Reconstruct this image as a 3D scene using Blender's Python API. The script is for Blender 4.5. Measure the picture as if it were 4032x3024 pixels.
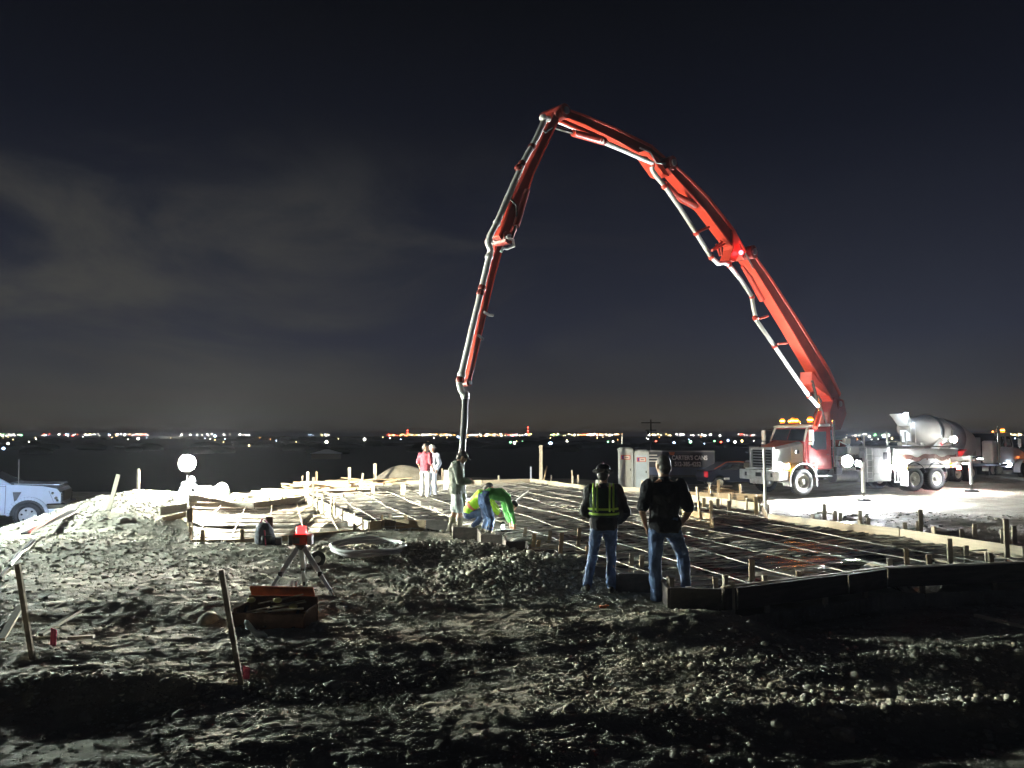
import bpy, bmesh, math, random
import numpy as np
from mathutils import Vector, Matrix
random.seed(11)
for o in list(bpy.data.objects):
    bpy.data.objects.remove(o, do_unlink=True)
S = bpy.context.scene
C = S.collection
PI = math.pi

# ------------------------------------------------------------------ camera
FPX = 770.0
EYE = Vector((0.0, 0.0, 2.10))
PITCH = math.atan(51 / FPX)
cd = bpy.data.cameras.new('camera'); cam = bpy.data.objects.new('camera', cd); C.objects.link(cam)
cd.sensor_width = 36.0; cd.lens = FPX / 1024 * 36.0
cd.clip_start = 0.05; cd.clip_end = 30000
cam.location = EYE; cam.rotation_euler = (PI / 2 + PITCH, 0, 0)
S.camera = cam

# ------------------------------------------------------------------ night sky
W = bpy.data.worlds.new('World'); S.world = W; W.use_nodes = True
nt = W.node_tree; nt.nodes.clear(); N = nt.nodes; L = nt.links
def wn(t, **k):
    n = N.new(t)
    for a, b in k.items(): setattr(n, a, b)
    return n
tc = wn('ShaderNodeTexCoord'); sep = wn('ShaderNodeSeparateXYZ'); L.new(tc.outputs['Generated'], sep.inputs[0])
ramp = wn('ShaderNodeValToRGB'); L.new(sep.outputs['Z'], ramp.inputs[0])
cr = ramp.color_ramp
pts = [(0.0, (0.066, 0.056, 0.041)), (0.03, (0.052, 0.046, 0.038)), (0.06, (0.031, 0.031, 0.035)), (0.12, (0.0180, 0.0205, 0.034)),
       (0.25, (0.0088, 0.0102, 0.0195)), (0.36, (0.0026, 0.0034, 0.0090)), (0.50, (0.0003, 0.0005, 0.0024)), (1.0, (0.0003, 0.0004, 0.0016))]
cr.elements[0].position = 0; cr.elements[0].color = (*pts[0][1], 1)
cr.elements[1].position = 1; cr.elements[1].color = (*pts[-1][1], 1)
for p, c in pts[1:-1]:
    e = cr.elements.new(p); e.color = (*c, 1)
# broken cloud, lit from below by the town on the left of the view
mp = wn('ShaderNodeMapping'); mp.inputs['Scale'].default_value = (1.1, 1.1, 3.0); mp.inputs['Location'].default_value = (.35, .2, .52); L.new(tc.outputs['Generated'], mp.inputs[0])
n1 = wn('ShaderNodeTexNoise'); n1.inputs['Scale'].default_value = 2.6; n1.inputs['Detail'].default_value = 8; n1.inputs['Roughness'].default_value = .58
n1.inputs['Distortion'].default_value = .5
L.new(mp.outputs[0], n1.inputs['Vector'])
mr = wn('ShaderNodeMapRange'); mr.interpolation_type = 'SMOOTHSTEP'
mr.inputs[1].default_value = .40; mr.inputs[2].default_value = .68; L.new(n1.outputs[0], mr.inputs[0])
mx = wn('ShaderNodeMapRange'); mx.interpolation_type = 'SMOOTHSTEP'; mx.inputs[1].default_value = .50; mx.inputs[2].default_value = -.55; L.new(sep.outputs['X'], mx.inputs[0])
mz = wn('ShaderNodeMapRange'); mz.interpolation_type = 'SMOOTHSTEP'; mz.inputs[1].default_value = .40; mz.inputs[2].default_value = .22; L.new(sep.outputs['Z'], mz.inputs[0])
m1 = wn('ShaderNodeMath', operation='MULTIPLY'); L.new(mr.outputs[0], m1.inputs[0]); L.new(mx.outputs[0], m1.inputs[1])
m2 = wn('ShaderNodeMath', operation='MULTIPLY'); L.new(m1.outputs[0], m2.inputs[0]); L.new(mz.outputs[0], m2.inputs[1])
mc = wn('ShaderNodeMix', data_type='RGBA'); L.new(m2.outputs[0], mc.inputs[0]); L.new(ramp.outputs[0], mc.inputs[6]); mc.inputs[7].default_value = (.046, .045, .041, 1)
# Nishita sky with the sun far below the horizon: the last trace of dusk
sky = wn('ShaderNodeTexSky'); sky.sky_type = 'NISHITA'; sky.sun_disc = False
sky.sun_elevation = math.radians(-9); sky.sun_rotation = math.radians(200)
sm = wn('ShaderNodeVectorMath', operation='SCALE'); L.new(sky.outputs[0], sm.inputs[0]); sm.inputs[3].default_value = 0.02
ad = wn('ShaderNodeVectorMath', operation='ADD'); L.new(mc.outputs[2], ad.inputs[0]); L.new(sm.outputs[0], ad.inputs[1])
bg = wn('ShaderNodeBackground'); bg.inputs['Strength'].default_value = 1.0; L.new(ad.outputs[0], bg.inputs[0])
wo = wn('ShaderNodeOutputWorld'); L.new(bg.outputs[0], wo.inputs[0])

S.view_settings.view_transform = 'Standard'; S.view_settings.look = 'None'
S.view_settings.gamma = 1.0; S.view_settings.exposure = 0.0; S.view_settings.use_curve_mapping = False
S.cycles.use_denoising = True
S.cycles.sample_clamp_indirect = 6.0
S.cycles.max_bounces = 6; S.cycles.diffuse_bounces = 2; S.cycles.glossy_bounces = 3; S.cycles.transmission_bounces = 4; S.cycles.volume_bounces = 0
S.cycles.volume_step_rate = 10
# brightness of each lamp (radiance of its lens)
HAZE = 1.9e-4
P_LEFT, P_TRUCK, P_SIDE_ASSUMED, P_HEAD, P_MIX = 12500, 24000, 9000, 900, 500

# ------------------------------------------------------------------ pixel -> place
R_ = Vector((1, 0, 0)); F_ = Vector((0, math.cos(PITCH), math.sin(PITCH))); U_ = Vector((0, -math.sin(PITCH), math.cos(PITCH)))
def ray(px, py): return F_ + R_ * ((px - 512) / FPX) - U_ * ((py - 384) / FPX)
def G(px, py, z=0.0):
    d = ray(px, py); return EYE + d * ((z - EYE.z) / d.z)
def AT(px, py, Y):
    d = ray(px, py); return EYE + d * (Y / d.y)

# ------------------------------------------------------------------ materials
MATS = {}
def mat(name, col, rough=.7, metal=0.0, var=0.0, scale=6.0, bump=0.0, bscale=None, emit=None, es=0, coat=0, spec=None, stretch=None, dirt=None):
    if name in MATS: return MATS[name]
    m = bpy.data.materials.new(name); m.use_nodes = True; t = m.node_tree; b = t.nodes['Principled BSDF']
    b.inputs['Base Color'].default_value = (*col, 1); b.inputs['Roughness'].default_value = rough; b.inputs['Metallic'].default_value = metal
    if coat: b.inputs['Coat Weight'].default_value = coat; b.inputs['Coat Roughness'].default_value = .12
    if spec is not None: b.inputs['Specular IOR Level'].default_value = spec
    if emit: b.inputs['Emission Color'].default_value = (*emit, 1); b.inputs['Emission Strength'].default_value = es
    if var or bump or dirt:
        tcn = t.nodes.new('ShaderNodeTexCoord'); src = tcn.outputs['Object']
        if stretch:
            mpn = t.nodes.new('ShaderNodeMapping'); mpn.inputs['Scale'].default_value = stretch; t.links.new(src, mpn.inputs[0]); src = mpn.outputs[0]
    if var or dirt:
        nz = t.nodes.new('ShaderNodeTexNoise'); nz.inputs['Scale'].default_value = scale; nz.inputs['Detail'].default_value = 6; nz.inputs['Roughness'].default_value = .6
        t.links.new(src, nz.inputs['Vector'])
        rp = t.nodes.new('ShaderNodeValToRGB'); t.links.new(nz.outputs[0], rp.inputs[0])
        rp.color_ramp.elements[0].position = .3; rp.color_ramp.elements[1].position = .7
        lo = dirt if dirt else tuple(c * (1 - var) for c in col)
        hi = col if dirt else tuple(min(.95, c * (1 + var * .6)) for c in col)
        rp.color_ramp.elements[0].color = (*lo, 1); rp.color_ramp.elements[1].color = (*hi, 1)
        t.links.new(rp.outputs[0], b.inputs['Base Color'])
    if bump:
        nb = t.nodes.new('ShaderNodeTexNoise'); nb.inputs['Scale'].default_value = bscale or scale * 3; nb.inputs['Detail'].default_value = 5
        t.links.new(src, nb.inputs['Vector'])
        bp = t.nodes.new('ShaderNodeBump'); bp.inputs['Strength'].default_value = 1; bp.inputs['Distance'].default_value = bump
        t.links.new(nb.outputs[0], bp.inputs['Height']); t.links.new(bp.outputs[0], b.inputs['Normal'])
    MATS[name] = m
    return m
def lampmat(name, col, s): return mat(name, col, .4, emit=col, es=s)

M_wood = mat('pine', (.46, .34, .20), .75, var=.35, scale=5, bump=.003, stretch=(1, 1, 1))
M_wood2 = mat('pine_grey', (.33, .27, .19), .8, var=.4, scale=7, bump=.003)
M_woodw = mat('wood_pale', (.56, .50, .38), .75, var=.2, scale=6)
M_red = mat('boom_red', (.68, .070, .038), .38, var=.2, scale=2.5, coat=.3)
M_redd = mat('boom_red_dark_shade', (.20, .022, .016), .5, var=.3, scale=3)  # dark red; on the arm webs the recess shade is in the colour
M_pipe = mat('pipe_white', (.80, .79, .75), .35, var=.15, scale=4)
M_steel = mat('steel', (.50, .50, .50), .3, 1.0, var=.15)
M_dsteel = mat('dark_steel', (.05, .05, .055), .45, .6, var=.3)
M_rubber = mat('rubber', (.022, .022, .024), .65, var=.35, scale=9, bump=.004)
M_rubberh = mat('hose_rubber', (.035, .036, .04), .28, var=.2, scale=5)
M_rim = mat('rim_cream', (.62, .60, .50), .45, var=.25, scale=6)
M_white = mat('truck_white', (.74, .74, .70), .32, var=.12, scale=3, coat=.5, dirt=(.62, .60, .55))
M_chrome = mat('chrome', (.78, .78, .76), .12, 1.0)
M_glass = mat('glass_dark', (.012, .015, .018), .06, spec=.8)
M_black = mat('black_plastic', (.02, .02, .022), .5, var=.2)
M_brown = mat('wave_brown', (.30, .19, .14), .5, var=.2)
M_orange = mat('hood_orange', (.70, .14, .03), .35, var=.2, coat=.4)
M_cabred = mat('cab_red', (.42, .035, .03), .3, var=.3, scale=2, coat=.5)
M_pick = mat('pickup_white', (.55, .60, .68), .22, coat=.8, var=.04)
M_skin = mat('skin', (.42, .24, .16), .55, var=.12, scale=30)
M_hair = mat('hair_dark', (.02, .015, .012), .6, var=.3, scale=40, bump=.003, bscale=150)
M_hairg = mat('hair_grey', (.10, .09, .08), .6, var=.3, scale=40, bump=.004, bscale=150)
M_jean = mat('denim', (.10, .16, .30), .85, var=.45, scale=9, bump=.02, bscale=11)
M_jeand = mat('denim_dark', (.03, .05, .11), .85, var=.4, scale=9, bump=.02, bscale=11)
M_blk = mat('black_cloth', (.014, .014, .018), .85, var=.4, scale=6, bump=.025, bscale=8)
M_olive = mat('olive_cloth', (.13, .15, .12), .85, var=.35, scale=6, bump=.03, bscale=8)
M_short = mat('shorts_pale', (.40, .44, .42), .85, var=.3, scale=7, bump=.02, bscale=10)
M_boot = mat('boots_tan', (.30, .27, .20), .8, var=.35, scale=12, bump=.006)
M_bootd = mat('boots_dark', (.05, .045, .04), .8, var=.35, scale=12)
M_hiy = mat('hi_vis_yellow', (.42, .78, .03), .6, emit=None, var=.15, scale=9, bump=.01)
M_hig = mat('green_shirt', (.10, .40, .08), .8, var=.3, scale=7, bump=.02, bscale=9)
M_hio = mat('orange_band', (.75, .22, .12), .6)
M_refl = mat('reflective_tape', (.55, .78, .10), .5)
M_maroon = mat('maroon_shirt', (.22, .030, .05), .8, var=.3, scale=7, bump=.02, bscale=9)
M_lblue = mat('pale_blue_cloth', (.45, .52, .62), .8, var=.25, scale=8, bump=.02, bscale=9)
M_pale = mat('pale_trousers', (.62, .62, .60), .8, var=.25, scale=8, bump=.02, bscale=9)
M_wcloth = mat('white_cloth', (.62, .66, .66), .8, var=.15, scale=8, bump=.01)
M_pink = mat('pink_ribbon', (.85, .12, .22), .6)
M_tan = mat('tool_box_orange', (.55, .12, .03), .6, var=.35, scale=7)
M_leather = mat('bag_brown', (.16, .08, .045), .75, var=.4, scale=7, bump=.01)
M_rust = mat('rebar_steel', (.20, .15, .11), .5, .5, var=.4, scale=12)
M_tendon = mat('tendon_sheath', (.40, .40, .36), .4, var=.2, scale=5)

# ------------------------------------------------------------------ mesh builder
class MB:
    def __init__(s): s.v = []; s.f = []; s.smooth = []
    def add(s, vs, fs, sm=False):
        b = len(s.v); s.v += [tuple(v) for v in vs]; s.f += [tuple(b + i for i in f) for f in fs]; s.smooth += [sm] * len(fs)
        return s
    def box(s, c, d, rot=None):
        x, y, z = d[0] / 2, d[1] / 2, d[2] / 2; c = Vector(c)
        vs = [Vector(p) for p in ((-x, -y, -z), (x, -y, -z), (x, y, -z), (-x, y, -z), (-x, -y, z), (x, -y, z), (x, y, z), (-x, y, z))]
        if rot is not None: vs = [rot @ v for v in vs]
        return s.add([c + v for v in vs], [(3, 2, 1, 0), (4, 5, 6, 7), (0, 1, 5, 4), (1, 2, 6, 5), (2, 3, 7, 6), (3, 0, 4, 7)])
    def ab(s, lo, hi):
        return s.box([(a + b) / 2 for a, b in zip(lo, hi)], [abs(b - a) for a, b in zip(lo, hi)])
    def beam(s, p0, p1, w, h, up=(0, 0, 1), w1=None, h1=None):
        p0 = Vector(p0); p1 = Vector(p1); d = (p1 - p0).normalized(); up = Vector(up)
        if abs(d.dot(up)) > .98: up = Vector((1, 0, 0))
        sx = d.cross(up).normalized(); uz = sx.cross(d).normalized()
        w1 = w if w1 is None else w1; h1 = h if h1 is None else h1
        vs = []
        for p, a, b in ((p0, w, h), (p1, w1, h1)):
            vs += [p - sx * a / 2 - uz * b / 2, p + sx * a / 2 - uz * b / 2, p + sx * a / 2 + uz * b / 2, p - sx * a / 2 + uz * b / 2]
        return s.add(vs, [(0, 1, 2, 3), (7, 6, 5, 4), (0, 4, 5, 1), (1, 5, 6, 2), (2, 6, 7, 3), (3, 7, 4, 0)])
    def path(s, P, r, n=8, cap=True):
        P = [Vector(p) for p in P]; k = len(P); rr = r if isinstance(r, (list, tuple)) else [r] * k
        vs = []; pr = None
        for i, p in enumerate(P):
            d = (P[min(i + 1, k - 1)] - P[max(i - 1, 0)]).normalized()
            if pr is None: pr = d.orthogonal().normalized()
            a = (pr - d * pr.dot(d)); a = a.normalized() if a.length > 1e-6 else d.orthogonal().normalized(); pr = a; b = d.cross(a)
            for j in range(n):
                t = 2 * PI * j / n; vs.append(p + (a * math.cos(t) + b * math.sin(t)) * rr[i])
        fs = [(i * n + j, i * n + (j + 1) % n, (i + 1) * n + (j + 1) % n, (i + 1) * n + j) for i in range(k - 1) for j in range(n)]
        s.add(vs, fs, True)
        if cap: s.add(vs[:n], [tuple(range(n))[::-1]]); s.add(vs[-n:], [tuple(range(n))])
        return s
    def tube(s, p0, p1, r, r1=None, n=10): return s.path([p0, p1], [r, r if r1 is None else r1], n)
    def ball(s, c, r, n=12, m=8, rot=None):
        c = Vector(c); r = (r, r, r) if not isinstance(r, (tuple, list)) else r
        vs = []
        for i in range(1, m):
            ph = PI * i / m
            for j in range(n):
                t = 2 * PI * j / n; q = Vector((r[0] * math.sin(ph) * math.cos(t), r[1] * math.sin(ph) * math.sin(t), r[2] * math.cos(ph)))
                vs.append(c + (rot @ q if rot is not None else q))
        tp = Vector((0, 0, r[2])); vs += [c + (rot @ tp if rot is not None else tp), c - (rot @ tp if rot is not None else tp)]
        fs = [(i * n + j, (i + 1) * n + j, (i + 1) * n + (j + 1) % n, i * n + (j + 1) % n) for i in range(m - 2) for j in range(n)]
        T = len(vs) - 2
        fs += [(T, j, (j + 1) % n) for j in range(n)] + [(T + 1, (m - 2) * n + (j + 1) % n, (m - 2) * n + j) for j in range(n)]
        return s.add(vs, fs, True)
    def prism(s, poly, o, ax, ay, az, t0, t1):
        """polygon (a,b) in the plane ax,ay through o, swept along az from t0 to t1"""
        o, ax, ay, az = Vector(o), Vector(ax), Vector(ay), Vector(az)
        n = len(poly); vs = [o + ax * a + ay * b + az * t0 for a, b in poly] + [o + ax * a + ay * b + az * t1 for a, b in poly]
        return s.add(vs, [tuple(range(n))[::-1], tuple(range(n, 2 * n))] + [(i, (i + 1) % n, n + (i + 1) % n, n + i) for i in range(n)])
    def loft(s, rings, n=14, sm=True):
        vs = []
        for c, a, b in rings:
            c, a, b = Vector(c), Vector(a), Vector(b)
            for j in range(n):
                t = 2 * PI * j / n; vs.append(c + a * math.cos(t) + b * math.sin(t))
        k = len(rings)
        fs = [(i * n + j, i * n + (j + 1) % n, (i + 1) * n + (j + 1) % n, (i + 1) * n + j) for i in range(k - 1) for j in range(n)]
        fs += [tuple(range(n))[::-1], tuple(range((k - 1) * n, k * n))]
        return s.add(vs, fs, sm)
    def limb(s, p0, p1, r0, r1):
        p0, p1 = Vector(p0), Vector(p1)
        s.path([p0, p1], [r0, r1], 10); s.ball(p0, r0, 10, 6); return s.ball(p1, r1, 10, 6)
    def build(s, name, m, parent=None, bevel=0, fixn=True):
        me = bpy.data.meshes.new(name); me.from_pydata(s.v, [], s.f)
        me.polygons.foreach_set('use_smooth', s.smooth)
        if fixn:
            bm = bmesh.new(); bm.from_mesh(me); bmesh.ops.recalc_face_normals(bm, faces=bm.faces); bm.to_mesh(me); bm.free()
        me.materials.append(m); me.update()
        o = bpy.data.objects.new(name, me); C.objects.link(o)
        if parent is not None: o.parent = parent
        if bevel:
            b = o.modifiers.new('bevel', 'BEVEL'); b.width = bevel; b.segments = 2; b.limit_method = 'ANGLE'; b.angle_limit = .6
        return o

def tag(o, label=None, cat=None, group=None, kind=None):
    if label: o['label'] = label
    if cat: o['category'] = cat
    if group: o['group'] = group
    if kind: o['kind'] = kind
    return o
def thing(name, label, cat, loc=(0, 0, 0), rz=0.0, group=None, sc=1.0):
    o = bpy.data.objects.new(name, None); C.objects.link(o); o.location = loc; o.rotation_euler = (0, 0, rz); o.scale = (sc, sc, sc)
    o.empty_display_size = .2
    return tag(o, label, cat, group)
def link_mesh(name, me, parent=None, mw=None):
    o = bpy.data.objects.new(name, me); C.objects.link(o)
    if parent is not None: o.parent = parent
    if mw is not None: o.matrix_local = mw
    return o
def dup(o, parent=None):
    c = o.copy(); C.objects.link(c); c.parent = parent
    for ch in list(o.children): dup(ch, c)
    return c

# ------------------------------------------------------------------ noise
rs = np.random.RandomState(5); TAB = rs.rand(256, 256)
def vn(x, y):
    xi = np.floor(x).astype(int); yi = np.floor(y).astype(int); fx = x - xi; fy = y - yi
    fx = fx * fx * (3 - 2 * fx); fy = fy * fy * (3 - 2 * fy)
    a = TAB[xi & 255, yi & 255]; b = TAB[(xi + 1) & 255, yi & 255]; c = TAB[xi & 255, (yi + 1) & 255]; d = TAB[(xi + 1) & 255, (yi + 1) & 255]
    return (a + (b - a) * fx) * (1 - fy) + (c + (d - c) * fx) * fy - .5
def fbm(x, y, o=4, g=.5):
    r = 0; a = 1.0
    for i in range(o):
        r = r + a * vn(x * 2 ** i + 17.3 * i, y * 2 ** i + 9.1 * i); a *= g
    return r
def ss(a, b, x):
    t = np.clip((x - a) / (b - a), 0, 1); return t * t * (3 - 2 * t)

# ------------------------------------------------------------------ the pad outline (forms), world xy
ZT = 0.25
def xy(px, py, z=ZT):
    p = G(px, py, z); return (p.x, p.y)
NEARL = [xy(426, 520), xy(452, 521), xy(454, 527), xy(478, 527.5), xy(482, 534), xy(503, 535), xy(507, 541), xy(527, 541), xy(526, 549), xy(556, 549.5), xy(552, 557), xy(587, 559), xy(586, 566), xy(614, 567), xy(617, 574), xy(657, 574), xy(669, 588), xy(722, 589)]
NEARR = [xy(722, 589), xy(736, 587), xy(847, 574), xy(886, 568.5), xy(1024, 563.4), (9.3, 11.7)]
FARR = [(9.3, 11.7), xy(1024, 546.5), xy(900, 529), xy(768, 514)]
BACKR = [xy(768, 514), xy(763, 505), xy(763, 494), xy(690, 491.5), xy(680, 489)]
BACK = [xy(680, 489), xy(593, 486), xy(530, 478.5), xy(482, 480), xy(392, 480.5), xy(300, 481.5)]
LEFTB = [xy(300, 481.5), xy(306, 495)]
DIV = [xy(306, 495), xy(369, 522)]
PAD = NEARL[:-1] + NEARR[:-1] + FARR[:-1] + BACKR[:-1] + BACK[:-1] + LEFTB + [xy(369, 522)]
BAY = [xy(306, 495), xy(254, 501), xy(188, 501), xy(192, 533), xy(222, 533), xy(340, 524), xy(369, 522)]
def inside(poly, x, y):
    r = np.zeros(np.shape(x), bool); n = len(poly)
    for i in range(n):
        x0, y0 = poly[i]; x1, y1 = poly[(i + 1) % n]
        if y0 == y1: continue
        c = ((y0 > y) != (y1 > y)) & (x < (x1 - x0) * (y - y0) / (y1 - y0) + x0); r ^= c
    return r
def segdist(poly, x, y, close=False):
    d = np.full(np.shape(x), 1e9)
    for i in range(len(poly) - (0 if close else 1)):
        x0, y0 = poly[i]; x1, y1 = poly[(i + 1) % len(poly)]; dx, dy = x1 - x0, y1 - y0
        t = np.clip(((x - x0) * dx + (y - y0) * dy) / (dx * dx + dy * dy + 1e-9), 0, 1)
        d = np.minimum(d, np.hypot(x - x0 - t * dx, y - y0 - t * dy))
    return d
def base_h(x, y):
    g = lambda cx, cy, sx, sy, a: a * np.exp(-((x - cx) / sx) ** 2 - ((y - cy) / sy) ** 2)
    h = np.zeros(np.shape(x))
    h += -.42 * ss(15, 29, y) * ss(3.5, 8, x) + .12 * ss(40, 48, y) * ss(16, 24, x)
    h += -.55 * ss(31, 42, y) * (1 - ss(12, 20, x))
    h += -.95 * ss(-10.5, -13.5, x) * ss(13.5, 20.5, y) - .2 * ss(-5, -9, x) * ss(12, 6, y)
    h += -1.2 * ss(22.5, 29, y) * ss(-7.5, -9.5, x) * (1 - ss(-10.5, -13.5, x))
    h += g(-9.7, 20.5, 2.1, 2.6, .62) + g(-8.6, 17.6, 1.8, 1.6, .30) + g(-6.6, 14.2, 3.0, .8, .14)
    h += g(.5, 11.7, 1.3, .75, .30) + g(-1.2, 13.8, 1.8, .7, .20) + g(-2.6, 16.2, 1.6, .5, .12)
    h += g(1.9, 8.6, 1.6, .35, .12)
    # the ditch along the near right forms, and the hollows of the rutted foreground
    h += -.30 * np.exp(-(segdist(NEARR[1:], x, y) / 1.9) ** 2) * (1 - ss(2.2, 2.9, x) * 0) * ss(2.2, 3.4, x)
    h += g(-3.5, 4.9, 5, .7, -.10) + g(-1.2, 6.6, 1.2, .5, -.16) + g(-4.2, 5.9, 2.2, .5, -.16) + g(4.6, 6.6, 1.3, .5, -.10) + g(3.0, 5.7, .7, .3, -.12)
    h += g(-3.6, 6.6, 1.6, .16, .10) + g(3.4, 5.9, 1.5, .18, .16) + g(4.4, 7.4, 1.2, .25, .14) + g(-7, 9, 1.6, .4, .14)
    h += g(-5.0, 34, 1.1, 1.0, .8) + g(-3.6, 34, .9, .8, .45) + g(-11, 30, 3, 2, .3)
    far = ss(44, 130, y)
    h = h * (1 - far) - 11.5 * far
    back = ss(0, -60, y)
    h = h * (1 - back) - 1.0 * back
    h += ss(40, 90, np.abs(x)) * -4 * (1 - far)
    return h
def H(x, y, fine=True):
    x = np.asarray(x, float); y = np.asarray(y, float)
    h = base_h(x, y)
    inp = inside(PAD, x, y) | inside(BAY, x, y)
    near = np.minimum(segdist(PAD, x, y, True), segdist(BAY, x, y, True))
    k = np.where(inp, 1.0, 0.0)
    rough = (1 - k) * np.clip(near / .5, .15, 1)
    d = np.hypot(x, y)
    h += rough * (.12 * fbm(x * .35, y * .5, 3) * (1 - ss(60, 100, d)) )
    if fine:
        w = 1 - ss(20, 45, d)
        r1 = .5 - np.abs(fbm(x * 1.5 + 5, y * 2.6 + x * .5, 3))
        h += rough * w * (.040 * (r1 - .35) + .022 * fbm(x * 3.2, y * 7, 3, .6))
        for (y0, k1, k2) in ((7.6, .10, .012), (9.5, .10, .012), (5.6, -.16, .03), (12.4, .24, -.02)):
            c_ = y0 + k1 * x + k2 * x * x + .15 * vn(x * .3, y0 + x * 0); dd = np.abs(y - c_)
            h += rough * (-.022 * np.exp(-(dd / .14) ** 2) * (1 + .45 * np.sin(x * 26 + 9 * (y - c_))) + .012 * np.exp(-((dd - .24) / .07) ** 2)) * ss(-.25, .15, vn(x * .25 + y0, y0 + y * 0))
        w2 = 1 - ss(10, 22, d)
        h += rough * w2 * (.022 * (.5 - np.abs(fbm(x * 5, y * 15, 2))) + .010 * fbm(x * 18, y * 34, 2, .7))
    h += ss(150, 900, d) * fbm(x / 700, y / 700, 3) * 9
    h = np.where(inp, -.12, h)
    return h
def Hs(x, y): return float(H(np.array([x]), np.array([y]), True)[0])

# ------------------------------------------------------------------ ground
def ground():
    ys = [-40.0, -20, -10, -5, -2, 0, 1.2, 2.2, 3.0]
    y = 3.4
    while y < 9000:
        ys.append(y); y += .022 + .0038 * max(0, y - 3.4) ** 1.12 if y < 60 else y * .05
    ys.append(12000)
    ys = np.array(ys); nx = 760
    u = np.linspace(-1, 1, nx); u = np.sign(u) * (np.abs(u) ** 1.25)
    X = u[None, :] * (4.5 + .85 * np.abs(ys)[:, None]); Y = np.repeat(ys[:, None], nx, 1)
    X = np.where(ys[:, None] < 3.2, u[None, :] * 60, X)
    Z = H(X, Y)
    V = np.stack([X, Y, Z], -1).reshape(-1, 3); ny = len(ys)
    i = np.arange(ny - 1)[:, None] * nx + np.arange(nx - 1)[None, :]
    F = np.stack([i, i + 1, i + nx + 1, i + nx], -1).reshape(-1, 4)
    me = bpy.data.meshes.new('ground'); me.vertices.add(len(V)); me.vertices.foreach_set('co', V.astype('f').ravel())
    me.loops.add(F.size); me.loops.foreach_set('vertex_index', F.astype('i').ravel())
    me.polygons.add(len(F)); me.polygons.foreach_set('loop_start', np.arange(0, F.size, 4, dtype='i')); me.polygons.foreach_set('use_smooth', np.zeros(len(F), bool))
    me.update(calc_edges=True); me.validate()
    m = bpy.data.materials.new('caliche_soil'); m.use_nodes = True; t = m.node_tree; b = t.nodes['Principled BSDF']; b.inputs['Roughness'].default_value = .92
    b.inputs['Specular IOR Level'].default_value = .25
    tcn = t.nodes.new('ShaderNodeTexCoord')
    n = t.nodes.new('ShaderNodeTexNoise'); n.inputs['Scale'].default_value = 1.1; n.inputs['Detail'].default_value = 10; n.inputs['Roughness'].default_value = .68
    t.links.new(tcn.outputs['Object'], n.inputs['Vector'])
    r = t.nodes.new('ShaderNodeValToRGB'); t.links.new(n.outputs[0], r.inputs[0])
    r.color_ramp.elements[0].position = .30; r.color_ramp.elements[0].color = (.16, .145, .11, 1)
    r.color_ramp.elements[1].position = .68; r.color_ramp.elements[1].color = (.46, .43, .35, 1)
    e = r.color_ramp.elements.new(.48); e.color = (.31, .29, .23, 1)
    # speckle of pale stone chips
    v = t.nodes.new('ShaderNodeTexVoronoi'); v.inputs['Scale'].default_value = 26; t.links.new(tcn.outputs['Object'], v.inputs['Vector'])
    vr = t.nodes.new('ShaderNodeMapRange'); vr.inputs[1].default_value = .30; vr.inputs[2].default_value = .12; t.links.new(v.outputs['Distance'], vr.inputs[0])
    vs = t.nodes.new('ShaderNodeSeparateColor'); t.links.new(v.outputs['Color'], vs.inputs[0])
    vg = t.nodes.new('ShaderNodeMath'); vg.operation = 'GREATER_THAN'; vg.inputs[1].default_value = .62; t.links.new(vs.outputs[0], vg.inputs[0])
    vm = t.nodes.new('ShaderNodeMath'); vm.operation = 'MULTIPLY'; t.links.new(vr.outputs[0], vm.inputs[0]); t.links.new(vg.outputs[0], vm.inputs[1])
    mixn = t.nodes.new('ShaderNodeMix'); mixn.data_type = 'RGBA'; t.links.new(vm.outputs[0], mixn.inputs[0]); t.links.new(r.outputs[0], mixn.inputs[6]); mixn.inputs[7].default_value = (.46, .44, .37, 1)
    # the open country beyond the site is dark grass and scrub
    sp = t.nodes.new('ShaderNodeSeparateXYZ'); t.links.new(tcn.outputs['Object'], sp.inputs[0])
    fr = t.nodes.new('ShaderNodeMapRange'); fr.inputs[1].default_value = 52; fr.inputs[2].default_value = 75; t.links.new(sp.outputs['Y'], fr.inputs[0])
    mg = t.nodes.new('ShaderNodeMix'); mg.data_type = 'RGBA'; t.links.new(fr.outputs[0], mg.inputs[0]); t.links.new(mixn.outputs[2], mg.inputs[6]); mg.inputs[7].default_value = (.055, .06, .035, 1)
    t.links.new(mg.outputs[2], b.inputs['Base Color'])
    nb = t.nodes.new('ShaderNodeTexNoise'); nb.inputs['Scale'].default_value = 14; nb.inputs['Detail'].default_value = 9; nb.inputs['Roughness'].default_value = .72
    t.links.new(tcn.outputs['Object'], nb.inputs['Vector'])
    bp = t.nodes.new('ShaderNodeBump'); bp.inputs['Distance'].default_value = .034; bp.inputs['Strength'].default_value = .9
    t.links.new(nb.outputs[0], bp.inputs['Height']); t.links.new(bp.outputs[0], b.inputs['Normal'])
    me.materials.append(m)
    o = bpy.data.objects.new('ground', me); C.objects.link(o)
    tag(o, 'rutted pale caliche building ground running back to dark open country', kind='structure')
    return m
M_soil = ground()

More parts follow.
